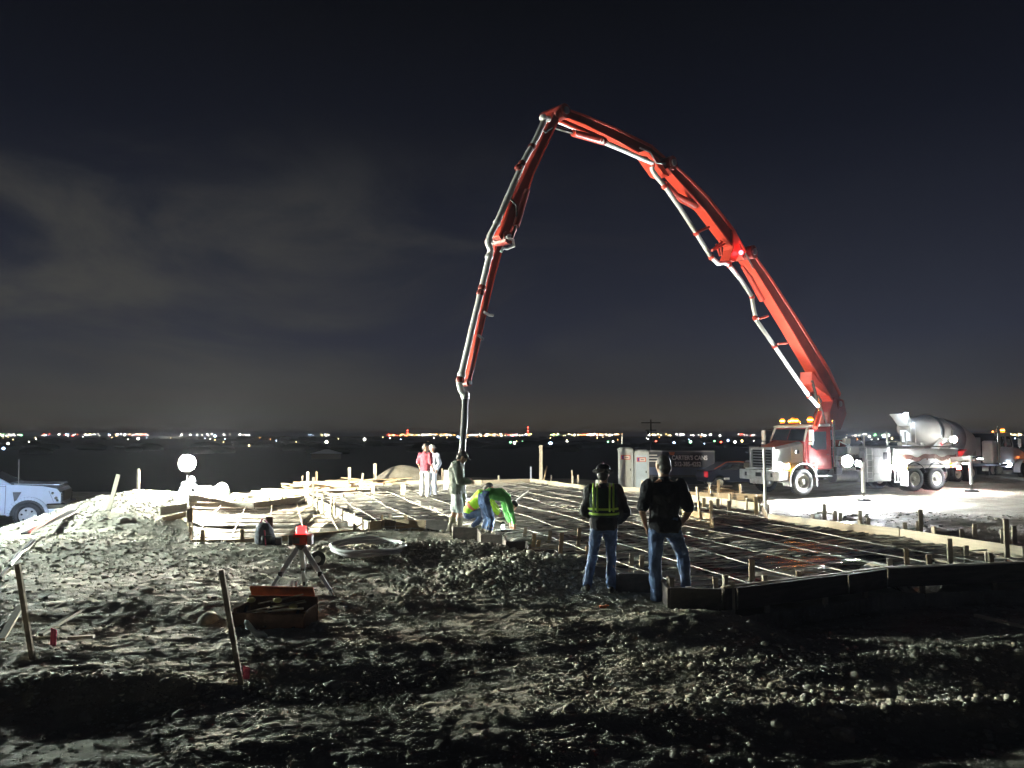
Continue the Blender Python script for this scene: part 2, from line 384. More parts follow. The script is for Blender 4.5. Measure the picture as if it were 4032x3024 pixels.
# ------------------------------------------------------------------ plastic sheeting inside the forms
def sheet_h(x, y):
    a, b = .94 * x + .33 * y, -.33 * x + .94 * y
    tr = np.maximum(np.exp(-((((a + 1.1) % 4.1) - 2.0) / .26) ** 4), np.exp(-((((b + .8) % 4.4) - 2.2) / .26) ** 4))
    q = y + .25 * fbm(x * .5, y * .5, 2)
    wr = .5 - np.abs(fbm(x * .75 + .6 * y, q * 3.2, 3, .55))
    wr2 = .5 - np.abs(fbm(x * 2.2 - y * .8, q * 7 + x, 2, .6))
    return .03 - .22 * tr + .17 * (wr - .38) + .075 * (wr2 - .35) + .05 * fbm(x * .4, y * .4, 2)
def bay_h(x, y):
    tr = np.maximum(np.exp(-((((y) % 3.3) - 1.6) / .24) ** 4), np.exp(-((((x + .15 * y) % 4.0) - 2.0) / .22) ** 4))
    wr = .5 - np.abs(fbm(x * 1.3, y * 3.8, 3, .55))
    return -.02 - .26 * tr + .07 * (wr - .35) + .05 * fbm(x * .5, y * .7, 3)
def sheet(poly, hf, name, label, cat, m, s0=.05, s1=.0045):
    xs = [p[0] for p in poly]; yy = [p[1] for p in poly]
    ys = [min(yy)]
    while ys[-1] < max(yy): ys.append(ys[-1] + s0 + s1 * (ys[-1] - 9))
    ys = np.array(ys); nx = 330; Xr = np.linspace(min(xs), max(xs), nx)
    X, Y = np.meshgrid(Xr, ys); Z = hf(X, Y)
    ins = inside(poly, X, Y)
    # turned up against the boards
    dd = segdist(poly, X, Y, True); Z = Z + .07 * np.exp(-(dd / .16) ** 2)
    ny = len(ys); i = np.arange(ny - 1)[:, None] * nx + np.arange(nx - 1)[None, :]
    F = np.stack([i, i + 1, i + nx + 1, i + nx], -1).reshape(-1, 4)
    q = ins.ravel(); keep = q[F].all(1); F = F[keep]
    us = np.unique(F); mpn = np.full(len(q), -1); mpn[us] = np.arange(len(us)); F = mpn[F]
    V = np.stack([X, Y, Z], -1).reshape(-1, 3)[us]
    me = bpy.data.meshes.new(name); me.vertices.add(len(V)); me.vertices.foreach_set('co', V.astype('f').ravel())
    me.loops.add(F.size); me.loops.foreach_set('vertex_index', F.astype('i').ravel())
    me.polygons.add(len(F)); me.polygons.foreach_set('loop_start', np.arange(0, F.size, 4, dtype='i')); me.polygons.foreach_set('use_smooth', np.ones(len(F), bool))
    me.update(calc_edges=True); me.materials.append(m)
    o = bpy.data.objects.new(name, me); C.objects.link(o); tag(o, label, cat); return o
def plastic(name, c0, c1, r0, r1, bd):
    m = bpy.data.materials.new(name); m.use_nodes = True; t = m.node_tree; b = t.nodes['Principled BSDF']
    tcn = t.nodes.new('ShaderNodeTexCoord'); mp_ = t.nodes.new('ShaderNodeMapping'); mp_.inputs['Scale'].default_value = (1, 2.4, 1); mp_.inputs['Rotation'].default_value = (0, 0, .25)
    t.links.new(tcn.outputs['Object'], mp_.inputs[0])
    n = t.nodes.new('ShaderNodeTexNoise'); n.inputs['Scale'].default_value = 1.7; n.inputs['Detail'].default_value = 7; n.inputs['Roughness'].default_value = .65; t.links.new(mp_.outputs[0], n.inputs['Vector'])
    r = t.nodes.new('ShaderNodeValToRGB'); t.links.new(n.outputs[0], r.inputs[0]); r.color_ramp.elements[0].position = .40; r.color_ramp.elements[1].position = .54
    r.color_ramp.elements[0].color = (*c0, 1); r.color_ramp.elements[1].color = (*c1, 1); t.links.new(r.outputs[0], b.inputs['Base Color'])
    r2 = t.nodes.new('ShaderNodeMapRange'); r2.inputs[1].default_value = .42; r2.inputs[2].default_value = .60; r2.inputs[3].default_value = r0; r2.inputs[4].default_value = r1
    t.links.new(n.outputs[0], r2.inputs[0]); t.links.new(r2.outputs[0], b.inputs['Roughness'])
    n2 = t.nodes.new('ShaderNodeTexNoise'); n2.inputs['Scale'].default_value = 5; n2.inputs['Detail'].default_value = 5; n2.inputs['Distortion'].default_value = .6; t.links.new(mp_.outputs[0], n2.inputs['Vector'])
    bp = t.nodes.new('ShaderNodeBump'); bp.inputs['Distance'].default_value = bd; bp.inputs['Strength'].default_value = 1; t.links.new(n2.outputs[0], bp.inputs['Height']); t.links.new(bp.outputs[0], b.inputs['Normal'])
    return m
M_sheet = plastic('wet_poly_sheet', (.05, .05, .053), (.60, .58, .52), .20, .46, .06)
M_bay = plastic('bay_fill', (.03, .028, .022), (.17, .155, .125), .35, .7, .05)
sheet(PAD, sheet_h, 'plastic_sheet', 'wrinkled dark wet plastic sheeting filling the large formwork', 'plastic sheet', M_sheet)
sheet(BAY, bay_h, 'plastic_sheet', 'brightly lit pale sheeting in the small left bay under the rebar grid', 'plastic sheet', M_bay, .04, .003)

M_alu = mat('aluminium_paint', (.62, .64, .64), .35, var=.1)

M_form_shade = mat('form_ply_shaded', (.085, .070, .058), .8, var=.4, scale=5)  # darker form wood: shade of the near faces put into the colour

# ------------------------------------------------------------------ formwork
RZ = lambda a: Matrix.Rotation(a, 3, 'Z')
_bx = {}
def unit_box(m):
    if m.name not in _bx:
        me = bpy.data.meshes.new('timber'); b = MB().box((0, 0, 0), (1, 1, 1)); me.from_pydata(b.v, [], b.f); me.materials.append(m); _bx[m.name] = me
    return _bx[m.name]
def beam_obj(name, p0, p1, w, h, m, parent=None, up=(0, 0, 1)):
    """a sawn timber from p0 to p1, w wide, h along up; real mesh shared, sized by its matrix"""
    p0, p1 = Vector(p0), Vector(p1); d = p1 - p0; ln = d.length; d.normalize(); up = Vector(up)
    if abs(d.dot(up)) > .97: up = Vector((0, 1, 0))
    sx = d.cross(up).normalized(); uz = sx.cross(d).normalized()
    M = Matrix((sx * w, d * ln, uz * h)).transposed().to_4x4(); M.translation = (p0 + p1) / 2
    return link_mesh(name, unit_box(m), parent, M)
def rod_mesh(m, n=6):
    k = 'rod' + m.name
    if k not in _bx:
        me = bpy.data.meshes.new('rod'); b = MB().tube((0, 0, -.5), (0, 0, .5), 1, 1, n); me.from_pydata(b.v, [], b.f); me.polygons.foreach_set('use_smooth', [True] * n + [False] * 2); me.materials.append(m); _bx[k] = me
    return _bx[k]
def rod_obj(name, p0, p1, r, m, parent=None):
    p0, p1 = Vector(p0), Vector(p1); d = p1 - p0; q = d.to_track_quat('Z', 'Y').to_matrix() @ Matrix.Diagonal((r, r, d.length))
    M = q.to_4x4(); M.translation = (p0 + p1) / 2
    return link_mesh(name, rod_mesh(m), parent, M)
WOODS = [M_wood, M_wood2, M_woodw]
def wood(i=None): return random.choice([M_wood, M_wood, M_wood2]) if i is None else WOODS[i]
def run(label, pts, side=1, h=.28, zt=ZT, gap=.9, extra=(.06, .3), brace=False, wd=None, maxl=3.4, ends=None):
    p0 = pts[0]; t = thing('formwork', label, 'formwork', (0, 0, 0), 0, 'timber formwork around the slab')
    for i in range(len(pts) - 1):
        a = Vector((*pts[i], 0)); b = Vector((*pts[i + 1], 0)); d = b - a; ln = d.length
        if ln < .12: continue
        d.normalize(); nrm = Vector((d.y, -d.x, 0)) * side
        k = max(1, int(math.ceil(ln / maxl)))
        for j in range(k):
            s0, s1 = ln * j / k + .012, ln * (j + 1) / k - .012
            dz = random.uniform(-.012, .012)
            beam_obj('board', a + d * s0 + Vector((0, 0, zt - h / 2 + dz)), a + d * s1 + Vector((0, 0, zt - h / 2 + random.uniform(-.012, .012))), .04, h, wd or wood(), t)
        m = max(1, int(ln / gap))
        for j in range(m):
            s = ln * (j + random.uniform(.25, .75)) / m
            q = a + d * s + nrm * .05; e = random.uniform(*extra)
            g = -.1
            tl = Vector((random.uniform(-.05, .05), random.uniform(-.05, .05), 0))
            beam_obj('stake', q + Vector((0, 0, zt - h - .25)), q + tl + Vector((0, 0, zt + e)), .07, .035, (random.choice([M_woodw, M_wood2]) if wd is M_form_shade else wd) or wood(), t, up=nrm)
            if brace and j % 2 == 0:
                beam_obj('brace', q + nrm * .55 + Vector((0, 0, zt - h - .05)), q + Vector((0, 0, zt - .02)), .06, .035, wd or wood(), t)
    return t
F_nl = run('stepped formwork boards at the near left edge behind the two standing men', NEARL, -1, .28, gap=1.3, extra=(.0, .05), wd=M_form_shade)
F_nr = run('long shadowed formwork edge at the near right of the slab', NEARR, -1, .26, gap=.95, extra=(.0, .16), wd=M_form_shade)
for i in range(len(NEARR) - 1):
    p_, q_ = NEARR[i], NEARR[i + 1]; beam_obj('lit_edge_strip', (*p_, ZT + .018), (*q_, ZT + .018), .045, .022, M_woodw, F_nr)  # pale strips added as the light caught along the board tops
F_fr = run('long pale formwork board running back along the right side of the slab', FARR[1:], 1, .22, gap=1.6, extra=(.04, .14), wd=M_woodw, maxl=4.2)
run('short formwork corner at the far right below the parked pump truck', BACKR, 1, .24, gap=.9, extra=(.05, .3))
run('long low formwork along the far edge of the slab', BACK, 1, .24, gap=2.2, extra=(.10, .34), wd=M_woodw, maxl=4.2)
run('short formwork end at the far left beyond the braced divider', LEFTB, -1, .24, gap=1.2)
F_dv = run('braced divider boards between the small left bay and the main slab', DIV, 1, .30, gap=.85, extra=(.05, .3), brace=True, wd=M_woodw, maxl=2.2)
F_bb = run('back board of the small left bay beside the work lamp', [BAY[0], BAY[1], BAY[2]], 1, .22, zt=.22, gap=2.6, extra=(.02, .1), wd=M_woodw)
F_bf = run('front formwork of the small left bay behind the tripod', [BAY[2], BAY[3], BAY[4], BAY[5], (BAY[5][0] + .9, BAY[5][1] + .15)], 1, .30, zt=.12, gap=1.2, extra=(.05, .2))
run('dark formwork faces between the divider and the man in the jacket', [xy(369, 522), xy(381, 521), xy(384, 518.5), xy(396, 519), xy(426, 520)], -1, .32, gap=.8, extra=(.02, .12))
F_s1 = run('yellow lit step board crossing the slab in front of the pump truck', [xy(682, 509), xy(711, 513.5), xy(713, 520)], 1, .30, gap=.7, extra=(.05, .4), wd=M_wood)
F_s2 = run('middle step board crossing the slab in front of the pump truck', [xy(690, 496.5), xy(722, 499.5), xy(760, 505)], 1, .22, zt=.30, gap=.8, extra=(.04, .34), wd=M_woodw)
F_s3 = run('upper step boards under the front bumper of the pump truck', [xy(690, 492.5, .3), xy(718, 493.5, .3), xy(757, 495, .3)], 1, .18, zt=.30, gap=.8, extra=(-.02, .22), wd=M_wood)

def stake_px(run_, px, pyb, pyt, zb=.05, w=.075, m=None, lean=0, name='stake'):
    p = G(px, pyb, zb); hgt = (pyb - pyt) / FPX * p.y
    q = p + Vector((lean / FPX * p.y, 0, hgt))
    return beam_obj(name, p - Vector((0, 0, .2)), q, w, .035, m or wood(), run_)
for px, b, t_ in ((547.4, 545.8, 531), (559, 559.6, 533.6), (576.7, 553, 528.7), (531.5, 553, 534), (522.9, 537, 527.5), (587, 560.5, 545.8), (630.6, 574, 553.8), (640.8, 572.8, 555.6), (536, 552, 540)):
    stake_px(F_nl, px, b, t_, .0, .07, lean=3 if px < 580 else 1.2, m=M_woodw if px > 600 else None)
for px, b, t_ in ((671, 599.7, 578), (716.3, 590, 577.7), (732, 604.5, 581.9), (751.7, 584.7, 560), (890.4, 573.4, 558.5), (907, 567.7, 549), (930.3, 572.7, 555), (951, 569.9, 539.4), (966.8, 560, 545.8), (988.5, 566.3, 552.9), (858, 579, 571), (876, 575, 566), (1007.4, 562, 519.6), (799, 582, 571)):
    stake_px(F_nr, px, b, t_, .05, .075 if px > 740 else .065, m=M_woodw if px in (732, 966.8, 988.5, 890.4, 951, 1007.4) else M_wood2, lean=random.uniform(-1, 1))
for px, b, t_ in ((824.2, 519, 504), (835, 518, 510.4), (840, 521, 513), (860.2, 523.9, 510.4), (868, 523, 518), (905.5, 528.8, 522.5), (918, 530, 521), (920.7, 531, 509.7), (962, 535.9, 528.8), (974.4, 535, 523.9), (1003, 540.8, 528.8), (1014.4, 540, 526)):
    stake_px(F_fr, px, b, t_, .05, .08, m=M_woodw, lean=random.uniform(-.6, .6))
for px, b, t_ in ((704, 507, 498), (711, 511, 501), (718, 507, 499), (729, 511, 501), (735, 505, 497), (746, 506, 496), (756, 513, 497)):
    stake_px(F_s2, px, b, t_, .1, .09)

# trimmed offcuts leaning outside the near right forms
for i, (px, b, t_, w) in enumerate(((742, 603, 592, .16), (806, 593, 586, .14), (857, 579, 573, .13), (869, 585, 577, .16))):
    p = G(px, b, .0); hgt = (b - t_) / FPX * p.y
    o = MB().box((0, 0, hgt / 2), (w, .035, hgt)).build('block', M_woodw, None, .003); o.location = p; o.rotation_euler = (random.uniform(-.2, 0), random.uniform(-.15, .15), random.uniform(-.3, .3))
    tag(o, ('pale block end', 'hanging pale block', 'small pale block', 'larger pale block')[i] + (' standing beside the right standing man', ' on the dark face of the near right formwork', ' left of a pair below the right formwork edge', ' right of a pair below the right formwork edge')[i], 'wood block')
for i, (x0, y0, x1, y1) in enumerate(((870, 563, 885, 567), (892, 569.5, 911, 573), (938, 560, 968, 566), (1000, 556, 1024, 563))):
    o = beam_obj('plank', G(x0, y0, .1), G(x1, y1, .1), .14, .04, M_woodw)
    tag(o, 'pale plank scrap resting by the right forms, ' + ('first from the left', 'second from the left, lying flat', 'third from the left', 'cut by the frame edge')[i], 'plank')

# ------------------------------------------------------------------ reinforcement
mat_ = thing('rebar_mat', 'grid of steel bars laid across the small left bay', 'rebar')
bx0, bx1 = -9.4, -3.6
for i in range(8):
    y = 15.2 + i * .88
    xs = [x for x in np.linspace(-10, -3, 120) if inside(BAY, np.array([x]), np.array([y]))[0]]
    if len(xs) > 8: rod_obj('rebar', (xs[2], y, .10), (xs[-3], y + random.uniform(-.05, .05), .10), .009, M_rust, mat_)
for i in range(11):
    x = -9.2 + i * .72
    yy = [y for y in np.linspace(14, 22.5, 120) if inside(BAY, np.array([x + (18 - y) * .30]), np.array([y]))[0]]
    if len(yy) > 10: rod_obj('rebar', (x + (18 - yy[1]) * .30, yy[1], .125), (x + (18 - yy[-2]) * .30, yy[-2], .125), .012, M_woodw if i % 5 == 2 else M_rust, mat_)
def clip_line(poly, p, d, n=260, rng=40):
    ts = np.linspace(-rng, rng, n * 4); xx = p[0] + d[0] * ts; yy = p[1] + d[1] * ts; q = inside(poly, xx, yy)
    idx = np.where(q)[0]
    if len(idx) < 12: return None
    # longest contiguous span
    br = np.split(idx, np.where(np.diff(idx) > 1)[0] + 1); b = max(br, key=len); return ts[b[1]], ts[b[-2]]
tm = thing('tendon_mat', 'post tension cables and bars laid both ways over the plastic sheet', 'rebar')
A = (math.cos(.33), math.sin(.33)); B = (-A[1], A[0])
for fam, (d, e, z, st) in enumerate(((A, B, .105, .36), (B, A, .13, .9))):
    for i in range(-34, 60):
        o = (e[0] * i * st + 2, e[1] * i * st + 14)
        r = clip_line(PAD, o, d)
        if not r or r[1] - r[0] < 1.2: continue
        n = max(2, int((r[1] - r[0]) / 1.2)); P = []
        for k in range(n + 1):
            t_ = r[0] + (r[1] - r[0]) * k / n; w = .05 * math.sin(k * 1.3 + i)
            P.append((o[0] + d[0] * t_ - d[1] * w, o[1] + d[1] * t_ + d[0] * w, z + random.uniform(-.02, .02)))
        MB().path(P, .0105, 5, False).build('tendon', M_tendon, tm, fixn=False)

# ------------------------------------------------------------------ loose clods and stones
def clods():
    r = np.random.RandomState(3)
    ico = bmesh.new(); bmesh.ops.create_icosphere(ico, subdivisions=1, radius=1); base = np.array([v.co[:] for v in ico.verts]); tri = np.array([[v.index for v in f.verts] for f in ico.faces]); ico.free()
    n = 20000
    y = 3.6 + r.rand(n) ** 1.7 * 20; x = (r.rand(n) * 2 - 1) * (y * .78 + .6)
    s = np.exp(r.randn(n) * .55) * .0062 * (1 + y / 16)
    # rubble heaps
    def heap(cx, cy, sx, sy, k, sz):
        return cx + r.randn(k) * sx, cy + r.randn(k) * sy, np.exp(r.randn(k) * .45) * sz
    for a in ((.5, 11.3, 1.0, .45, 2600, .030), (-1.3, 13.4, 1.3, .45, 1300, .030), (-9.0, 17.8, 1.6, 1.6, 900, .03), (-5.5, 12.6, 2.2, .8, 900, .022), (2.6, 7.0, 1.6, .6, 900, .02), (3.4, 6.0, 1.4, .22, 700, .022), (-3.5, 6.5, 1.6, .16, 500, .022), (4.0, 7.5, 1.0, .22, 380, .02), (5.9, 6.6, .8, .3, 200, .02), (-7.4, 14.6, 1.6, 1.0, 700, .028)):
        hx, hy, hs = heap(*a); hs = hs * .62; x = np.r_[x, hx]; y = np.r_[y, hy]; s = np.r_[s, hs]
    keep = ~(inside(PAD, x, y) | inside(BAY, x, y)); x, y, s = x[keep], y[keep], s[keep]; n = len(x)
    z = H(x, y) + s * .25
    sc = s[:, None] * (1 + .55 * (r.rand(n, 3) - .5)) * np.array([1.25, 1.25, .75]); ang = r.rand(n) * 6.28
    V = base[None] * sc[:, None, :] * (1 + .5 * (r.rand(n, len(base), 1) - .5))
    c, q = np.cos(ang)[:, None], np.sin(ang)[:, None]
    Vx = V[..., 0] * c - V[..., 1] * q + x[:, None]; Vy = V[..., 0] * q + V[..., 1] * c + y[:, None]; Vz = V[..., 2] + z[:, None]
    V = np.stack([Vx, Vy, Vz], -1).reshape(-1, 3); F = (tri[None] + (np.arange(n) * len(base))[:, None, None]).reshape(-1, 3)
    me = bpy.data.meshes.new('stones'); me.vertices.add(len(V)); me.vertices.foreach_set('co', V.astype('f').ravel())
    me.loops.add(F.size); me.loops.foreach_set('vertex_index', F.astype('i').ravel()); me.polygons.add(len(F)); me.polygons.foreach_set('loop_start', np.arange(0, F.size, 3, dtype='i'))
    me.update(calc_edges=True)
    m = mat('stone_chips', (.40, .38, .31), .9, var=.45, scale=9, bump=.006, bscale=60); me.materials.append(m)
    o = bpy.data.objects.new('stones', me); C.objects.link(o); tag(o, 'loose clods and stone chips scattered over the ground', kind='stuff')
clods()

# ------------------------------------------------------------------ lamps
def point(name, loc, e, col, r=.1, parent=None):
    l = bpy.data.lights.new(name, 'POINT'); l.energy = e; l.color = col; l.shadow_soft_size = r
    o = bpy.data.objects.new(name, l); C.objects.link(o); o.location = loc; o.parent = parent; return o
def spot(name, loc, tgt, e, col, ang=100, r=.08, blend=.6, parent=None):
    l = bpy.data.lights.new(name, 'SPOT'); l.energy = e; l.color = col; l.shadow_soft_size = r; l.spot_size = math.radians(ang); l.spot_blend = blend
    o = bpy.data.objects.new(name, l); C.objects.link(o); o.parent = parent; o.location = loc
    d = Vector(tgt) - Vector(loc); o.rotation_euler = d.to_track_quat('-Z', 'Y').to_euler(); return o

LP = AT(187.5, 463, 22.4)
t = thing('work_lamp', 'glaring white globe work lamp on a pole at the left corner of the bay', 'work lamp', (LP.x, LP.y, Hs(LP.x, LP.y) - .05))
hz = LP.z - t.location.z
MB().ball((0, 0, hz), .22, 24, 14).build('lamp_globe', lampmat('globe_glow', (1.0, .93, .74), P_LEFT), t)
MB().path([(0, 0, hz + .22), (0, 0, hz + .28)], [.10, .05], 14).build('cap', M_dsteel, t)
ax_ = Vector((-.97, .25, 0)).normalized(); s_a = ax_.cross(Vector((0, 0, 1))).normalized(); s_b = ax_.cross(s_a)
rr_ = [(.28, i) for i in range(2, 68, 8)] + [(.25, i) for i in range(66, 1, -8)]
MB().loft([(Vector((0, 0, hz)) + ax_ * r * math.cos(math.radians(q)), s_a * r * math.sin(math.radians(q)), s_b * r * math.sin(math.radians(q))) for r, q in rr_], 24).build('shade', M_dsteel, t)  # shell added to block the globe's light towards pickup and bank
MB().path([(0, 0, hz - .31), (0, 0, hz - .21)], [.05, .12], 14).build('collar', M_dsteel, t)
MB().tube((0, 0, 0), (0, 0, hz - .34), .03, .022).build('pole', M_steel, t)
for k in range(3):
    a = k * 2 * PI / 3 + .5
    MB().beam((math.cos(a) * .06, math.sin(a) * .06, .4), (math.cos(a) * .42, math.sin(a) * .42, .0), .03, .02).build('leg', M_steel, t)

# assumed twin head flood lamp, unseen and added just left of the view; it lights the pickup and the near ground
def assumed_flood_stand(loc, tgt, name, label, col, strength, hgt=2.1):
    t = thing(name, label, 'work lamp', loc)
    MB().tube((0, 0, 0), (0, 0, hgt - .12), .03).build('pole', M_dsteel, t)
    for k in range(3):
        a = k * 2 * PI / 3
        MB().beam((math.cos(a) * .04, math.sin(a) * .04, .7), (math.cos(a) * .6, math.sin(a) * .6, 0), .035, .025).build('leg', M_dsteel, t)
    MB().box((0, 0, hgt - .1), (.8, .05, .05)).build('crossbar', M_dsteel, t)
    for sx, tgt in ((-.25, tgt[0]), (.25, tgt[1])):
        p = Vector((sx, 0, hgt + .1)); d = (Vector(tgt[:3]) - Vector(loc) - p).normalized(); rm = d.to_track_quat('-Y', 'Z').to_matrix()
        h = MB().box(p, (.36, .12, .26), rm).build('lamp_head', M_dsteel, t, .01)
        MB().box(p + rm @ Vector((0, -.066, 0)), (.32, .008, .22), rm).build('lens', lampmat(name + '_glow%g' % tgt[3], col if tgt[3] > 1 else (.55, .72, 1), strength * tgt[3]), h)
    return t
SL = (-14.6, 16.2, Hs(-14.6, 16.2))
assumed_flood_stand(SL, ((-13.0, 24.0, 0, .50), (-6.0, 12.5, 0, 1.7)), 'work_lamp', 'assumed twin head flood lamp on a stand just outside the left of the view', (.86, 1.0, .92), P_SIDE_ASSUMED, 2.5)  # not seen: this lamp is assumed from the light on pickup and ground

# small lantern between the crouching workers
p = G(503, 531.5, .12); t = thing('lantern', 'small bright lantern on the boards beside the bending worker in green', 'lantern', p)
MB().path([(0, 0, 0), (0, 0, .05)], .05, 12).build('base', M_black, t)
MB().path([(0, 0, .05), (0, 0, .13)], .03, 12).build('lens', lampmat('lantern_glow', (.9, 1, .95), 300), t)
MB().path([(0, 0, .17), (0, 0, .20)], [.05, .02], 12).build('cap', M_black, t)
p = G(468.6, 503, .3); t = thing('lantern', 'small white hand lamp glowing low between the jacket man and the crouching worker', 'lantern', (p.x, p.y, .15))
MB().tube((0, 0, 0), (0, 0, p.z - .15), .012).build('pole', M_black, t)
MB().ball((0, 0, p.z - .1), .06).build('lens', lampmat('handlamp_glow', (.95, 1, 1), 60), t)

# ------------------------------------------------------------------ people
def mirror(v): return Vector((-v[0], v[1], v[2]))
def remesh(o, vox, sm=4, disp=0.0, dsize=.12):
    r = o.modifiers.new('remesh', 'REMESH'); r.mode = 'VOXEL'; r.voxel_size = vox; r.use_smooth_shade = True
    s = o.modifiers.new('smooth', 'SMOOTH'); s.factor = .5; s.iterations = sm
    if disp:
        tx = bpy.data.textures.get('folds%g' % dsize) or bpy.data.textures.new('folds%g' % dsize, 'CLOUDS'); tx.noise_scale = dsize; tx.noise_depth = 2
        d = o.modifiers.new('folds', 'DISPLACE'); d.texture = tx; d.strength = disp; d.mid_level = .5; d.texture_coords = 'LOCAL'
def torso(mb, J, lo, hi, k, grow=0.0):
    """rings from lo to hi along the bent spine; k scales breadth"""
    P = [J['crotch'], J['pelvis'], J['waist'], J['chest'], J['shoulder'], J['neck']]
    W_ = [.155, .170, .150, .175, .165, .065]; D_ = [.095, .115, .10, .125, .095, .06]
    sh = (Vector(J['shR']) - Vector(J['shL'])).normalized(); hp = (Vector(J['hipR']) - Vector(J['hipL'])).normalized()
    P = [Vector(p) for p in P]; rings = []; n = 26
    for i in range(n + 1):
        u = lo + (hi - lo) * i / n; u = min(max(u, 0), 4.999); a = int(u); f = u - a; f2 = f * f * (3 - 2 * f)
        q = P[a].lerp(P[a + 1], f); d = (P[min(a + 2, 5)] - P[a]).lerp(P[a + 1] - P[max(a - 0, 0)], 1 - f).normalized()
        lat = hp.lerp(sh, min(1, u / 4)); lat = (lat - d * lat.dot(d)).normalized(); dep = d.cross(lat)
        w = W_[a] + (W_[a + 1] - W_[a]) * f2; dd = D_[a] + (D_[a + 1] - D_[a]) * f2
        rings.append((q, lat * (w * k + grow), dep * (dd * k + grow)))
    mb.loft(rings, 18)
def hand(mb, wr, d, pn, s=1.0, curl=.5, thumb=1):
    """wr wrist, d pointing direction, pn palm normal"""
    wr = Vector(wr); d = Vector(d).normalized(); pn = Vector(pn); pn = (pn - d * pn.dot(d)).normalized(); sd = d.cross(pn) * thumb
    c = wr + d * .045 * s
    mb.loft([(wr, sd * .026 * s, pn * .02 * s), (c, sd * .038 * s, pn * .016 * s), (wr + d * .09 * s, sd * .04 * s, pn * .013 * s)], 10)
    for i, ln in enumerate((.066, .076, .07, .054)):
        b = wr + d * .085 * s + sd * (.03 - i * .02) * s
        d1 = (d + pn * curl * .6).normalized(); d2 = (d + pn * curl * 1.8).normalized()
        m_ = b + d1 * ln * .5 * s; mb.path([b, m_, m_ + d2 * ln * .5 * s], [.0095 * s, .009 * s, .0075 * s], 6); 
    b = wr + d * .025 * s + sd * .03 * s; d1 = (d * .7 + sd * .7 + pn * .2).normalized(); m_ = b + d1 * .04 * s
    mb.path([b, m_, m_ + (d + pn * .4).normalized() * .032 * s], [.013 * s, .011 * s, .009 * s], 6)
def person(label, J, loc, rz, look, sc=1.0, vox=.012):
    J = {k: Vector(v) for k, v in J.items()}
    t = thing('person', label, 'person', loc, rz, None, sc)
    b = MB(); torso(b, J, 0, 5, .93)
    HR = Matrix.Identity(3)
    fw = J['face'].normalized(); upv = (J['head'] - J['neck']).normalized(); sx = fw.cross(upv).normalized(); up2 = sx.cross(fw).normalized()
    HR = Matrix((sx, fw, up2)).transposed()      # x right, y forward, z up of the head
    h = J['head']; hh = lambda x, y, z: h + HR @ Vector((x, y, z))
    b.path([J['neck'] - upv * .06, J['neck'], h - upv * .06], [.066, .060, .056], 12)
    b.ball(h, (.078, .098, .112), 18, 12, HR); b.ball(hh(0, .02, -.055), (.058, .072, .062), 14, 8, HR)
    b.path([hh(0, .088, .02), hh(0, .115, -.022), hh(0, .092, -.03)], [.010, .016, .010], 8)
    b.ball(hh(0, .088, .03), (.045, .016, .010), 10, 6, HR); b.ball(hh(0, .088, -.058), (.024, .012, .008), 10, 6, HR); b.ball(hh(0, .078, -.095), (.022, .02, .018), 8, 6, HR)
    for s_ in (-1, 1):
        b.ball(hh(s_ * .08, -.005, -.01), (.012, .022, .032), 8, 6, HR); b.ball(hh(s_ * .030, .086, .008), (.013, .010, .009), 8, 6, HR)
    for s_, X in ((1, 'R'), (-1, 'L')):
        S_, E, Wt = J['sh' + X], J['el' + X], J['wr' + X]
        b.limb(S_, E, .052, .040); b.limb(E, Wt, .040, .026)
        hd = J.get('hd' + X, (Wt - E).normalized()); hand(b, Wt, hd, J.get('pn' + X, Vector((-s_, 0, 0))), 1.0, .6, s_)
        Hp, K, An = J['hip' + X], J['kn' + X], J['an' + X]
        b.limb(Hp, K, .085, .055); b.limb(K, K.lerp(An, .35), .055, .058); b.limb(K.lerp(An, .35), An, .056, .038)
    o = b.build('body', look.get('skin', M_skin), t); remesh(o, vox, 3)
    # head covering
    if look.get('hair'):
        hb = MB(); hb.ball(hh(0, -.016, .018), (.084, .098, .106), 18, 10, HR)
        hb.ball(hh(0, -.048, -.035), (.080, .070, .078), 12, 8, HR); ho = hb.build('hair', look['hair'], t)
        # open the face: push the front of the cap back
        for v in ho.data.vertices:
            q = HR.transposed() @ (v.co - h)
            if q.y > .045 and q.z < .07: v.co = h + HR @ Vector((q.x * .9, .03, q.z))
        ho.modifiers.new('s', 'SUBSURF').levels = 1
    if look.get('hat') == 'hard':
        hb = MB(); hb.ball(hh(0, -.005, .055), (.108, .128, .098), 20, 10, HR); hb.loft([(hh(0, 0, .028), HR @ Vector((.150, 0, 0)), HR @ Vector((0, .172, 0))), (hh(0, 0, .040), HR @ Vector((.145, 0, 0)), HR @ Vector((0, .166, 0)))], 24)
        hb.path([hh(0, .12, .09), hh(0, .05, .15), hh(0, -.06, .155), hh(0, -.12, .10)], .014, 8)
        hb.build('hard_hat', look['hatm'], t)
    if look.get('hat') == 'cap':
        hb = MB(); hb.ball(hh(0, -.008, .035), (.090, .108, .088), 18, 10, HR); hb.prism([(-.07, .06), (.07, .06), (.06, .15), (0, .175), (-.06, .15)], hh(0, 0, .04), HR @ Vector((1, 0, 0)), HR @ Vector((0, 1, 0)), HR @ Vector((0, 0, 1)), 0, .012)
        hb.build('cap', look['hatm'], t)
    # shirt or jacket
    g = look.get('bulk', .018); sb = MB(); torso(sb, J, look.get('hem', .7), 4.45, .98, g)
    sl = look.get('sleeve', 1.0)
